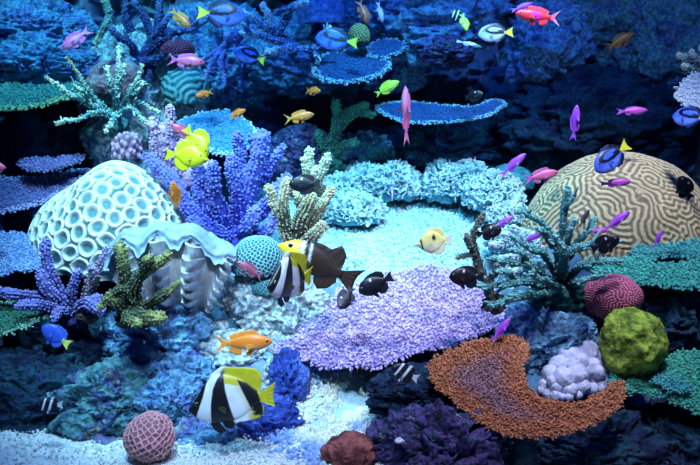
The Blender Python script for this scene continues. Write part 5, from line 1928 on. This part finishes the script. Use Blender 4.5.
dimorange = anthias('ochre_fish', (.55, .18, .02), fin=(.45, .16, .02))
dimorange.place(620, 41, 32, 28, 3.5, 'dim ochre fish against the dark rock at the upper right')
purple.place(575, 123, 36, 85, 2.95, 'purple fish standing upright, head up, left above the tan brain coral', yaw=8)
magenta.place(632, 111, 32, 2, 3.0, 'slim magenta fish swimming level above the tan brain coral')
purple.place(513, 165, 34, 42, 2.85, 'purple fish climbing to the right at the left side of the tan brain coral', yaw=5)
rose.place(541, 176, 36, 12, 2.85, 'rose fish at the top left shoulder of the tan brain coral, facing right')
tang.place(612, 157, 46, 218, 2.75, 'bright blue tang heading down left across the top of the tan brain coral', yaw=10)
magenta.place(615, 183, 32, 3, 2.75, 'magenta fish level across the middle of the tan brain coral', yaw=5)
purple.place(617, 221, 32, 36, 2.6, 'purple fish climbing right across the lower part of the tan brain coral')
magenta.place(598, 231, 22, 5, 2.65, 'short magenta-purple fish tucked behind the climbing purple fish')
purple.place(658, 239, 20, 65, 2.65, 'small purple fish head up, above the right teal plate coral')
purple.place(532, 238, 24, 22, 2.62, 'small purple fish among the left arms of the teal staghorn coral')
purple.place(567, 230, 24, 98, 2.75, 'purple fish upright behind the tallest teal staghorn arm')
purple.place(504, 222, 24, 30, 2.75, 'purple fish partly behind the upper black fish')
purple.place(501, 330, 30, 52, 2.42, 'purple fish climbing between the lilac table coral and the orange plate coral')
domino.place(489, 232, 26, 12, 2.5, 'upper black fish with a white dot, right of the yellow spotted butterflyfish')
domino.place(467, 277, 36, 178, 2.42, 'large black fish with white dot over the right end of the lilac table coral')
domino.place(376, 284, 38, 205, 2.42, 'black fish with forked tail over the middle of the lilac table coral')
domino.place(346, 298, 24, 240, 2.46, 'smaller black fish over the back left edge of the lilac table coral', yaw=30)
domino.place(305, 184, 32, 180, 2.75, 'black fish with a white dot between the cream and tan finger corals')
domino.place(605, 244, 28, 25, 2.42, 'black fish behind the right arm of the teal staghorn', yaw=20)
domino.place(685, 188, 28, 130, 2.75, 'black fish at the far right in front of the tan brain coral', yaw=25)
domino.place(474, 96, 18, 10, 3.35, 'shadowy dark fish with a tiny white dot above the thin hanging plate', yaw=20)
tang.place(691, 117, 24, 160, 2.9, 'blue tang at the right edge turning away, yellow tail towards us', yaw=-55)
tear.place(434, 241, 38, 186, 2.5, 'pale yellow butterflyfish with a black spot over the bright plateau')
yellow.place(187, 156, 44, -6, 2.62, 'front yellow tang facing right, near the mauve column coral')
yellow.place(197, 142, 38, -52, 2.75, 'yellow tang just behind the front one, nose pointing down')
redfish.place(183, 132, 30, 150, 2.9, 'coral-red fish half hidden behind the two yellow tangs')
orange.place(175, 196, 30, 94, 2.6, 'orange fish head up in front of the white-cupped dome coral', yaw=25)
bluewrasse.place(392, 192, 18, -90, 3.0, 'tiny dark blue and yellow fish over the pale plateau', yaw=20)
greyfish = slim('grey_fish', (.16, .12, .12))
greyfish.place(584, 219, 22, 60, 2.8, 'dim grey-brown fish just left of the climbing purple fish, before the brain coral')
maroon.place(250, 270, 32, 150, 2.45, 'maroon fish in front of the blue-green pimpled dome coral')
orange.place(243, 343, 60, 2, 2.36, 'large orange fish facing right, left of the lilac table coral')
banner.place(232, 396, 86, 180, 2.2, 'large black, white and yellow bannerfish at the lower left')
banner.place(291, 276, 38, 172, 2.4, 'striped bannerfish turned half away, beside the blue-green dome coral', yaw=58)
clown.place(319, 264, 90, 154, 2.52, 'dark brown fish with a bright yellow face and banded cheek, centre')
humbug.place(405, 373, 30, 155, 2.25, 'striped humbug fish under the right edge of the lilac table coral')
humbug.place(50, 405, 24, 178, 2.2, 'striped fish in the dark recess at the lower left', yaw=15)
redfish.place(-29, 169, 70, 2, 2.7, 'red fish just poking in at the left edge')
bluefish.place(56, 336, 34, 145, 2.5, 'blue fish with a yellow tail in the dark recess at the lower left')

# a small white shell lying where the photograph shows one on the purple rock
bpy.context.view_layer.update()
dg = bpy.context.evaluated_depsgraph_get()
hit, hp, hn, _i, _o, _m = scene.ray_cast(dg, Vector(CAM), Vector(ray(399, 442)).normalized())
if hit:
    a = np.linspace(0, 1, 90)
    th = a * 2.6 * 2 * math.pi
    rr = .009 * (1 - a) ** .9 + .0006
    path = np.stack([rr * np.cos(th), -.004 + 0 * th + rr * np.sin(th) * .9, .004 + .014 * a], -1) + np.array(hp) + np.array([0, -.004, 0])
    Vs, Fs, sv, _n = tube(path, rr * .55 + .0006, 10)
    so = mobj('snail_shell', Vs, Fs, M_smooth, col=np.array([.85, .86, .86]))
    tag(so, 'tiny white snail shell lying on the purple veined rock', 'shell')

# ------------------------------------------------------------------ light: lamps over the tank, added fill lamps, dim blue water all round
for e in _empties:
    if '_base' in e:
        del e['_base']

w = bpy.data.worlds.new('water_light')
scene.world = w
w.use_nodes = True
bg = w.node_tree.nodes['Background']
bg.inputs['Color'].default_value = (.006, .05, .40, 1)
bg.inputs['Strength'].default_value = .10


def lamp(name, loc, target, power, color, size=55, blend=.6, rad=.12):
    l = bpy.data.lights.new(name, 'SPOT')
    l.energy = power
    l.color = color
    l.spot_size = math.radians(size)
    l.spot_blend = blend
    l.shadow_soft_size = rad
    o = bpy.data.objects.new(name, l)
    o.location = loc
    d = Vector(target) - Vector(loc)
    o.rotation_euler = d.to_track_quat('-Z', 'Y').to_euler()
    return link(o)


lamp('tank_or_fill_lamp', (-.75, 2.15, 2.6), (-.6, 2.95, .5), 350, (.36, .80, 1.0), 46, .8)
lamp('tank_or_fill_lamp', (.25, 2.6, 2.7), (.2, 3.35, .45), 200, (.16, .74, 1.0), 48, .8)
lamp('tank_or_fill_lamp', (.95, 2.2, 2.6), (.75, 2.9, .5), 200, (.70, .82, 1.0), 52, .8)
lamp('tank_or_fill_lamp', (.3, 1.3, 2.5), (.22, 2.4, .2), 150, (.72, .76, 1.0), 46, .9)
lamp('tank_or_fill_lamp', (.1, 1.1, 2.3), (.15, 3.5, .5), 110, (.14, .64, 1.0), 34, .9)
lamp('tank_or_fill_lamp', (-.5, 1.2, 2.2), (-.47, 2.55, .25), 210, (.36, .66, 1.0), 42, .9)  # front-left lamp added to brighten the clam and the rocks below it
lamp('tank_or_fill_lamp', (1.0, 2.2, 2.6), (1.1, 4.0, .9), 60, (.2, .45, 1.0), 60, .9)  # weak lamp added to lift the dark background on the right
lamp('tank_or_fill_lamp', (-1.0, 2.75, 2.75), (-1.0, 3.75, 1.0), 200, (.12, .62, .95), 60, .9)
lamp('tank_or_fill_lamp', (.3, 2.6, 2.8), (.0, 3.9, 1.1), 80, (.02, .20, 1.0), 70, .9)
al = bpy.data.lights.new('blue_fill_light', 'AREA')  # broad overhead fill, added to turn the shaded sides blue
al.shape = 'RECTANGLE'
al.size, al.size_y = 3.6, 1.6
al.energy = 34
al.color = (.01, .12, 1.0)
ao = bpy.data.objects.new('blue_fill_light', al)
ao.location = (0, 2.2, 3.0)
ao.rotation_euler = (math.radians(-15), 0, 0)
link(ao)

scene.view_settings.view_transform = 'Standard'
scene.view_settings.look = 'None'
scene.view_settings.gamma = 1
scene.view_settings.exposure = 0.15
scene.view_settings.use_curve_mapping = False
scene.cycles.use_denoising = True
scene.cycles.max_bounces = 6
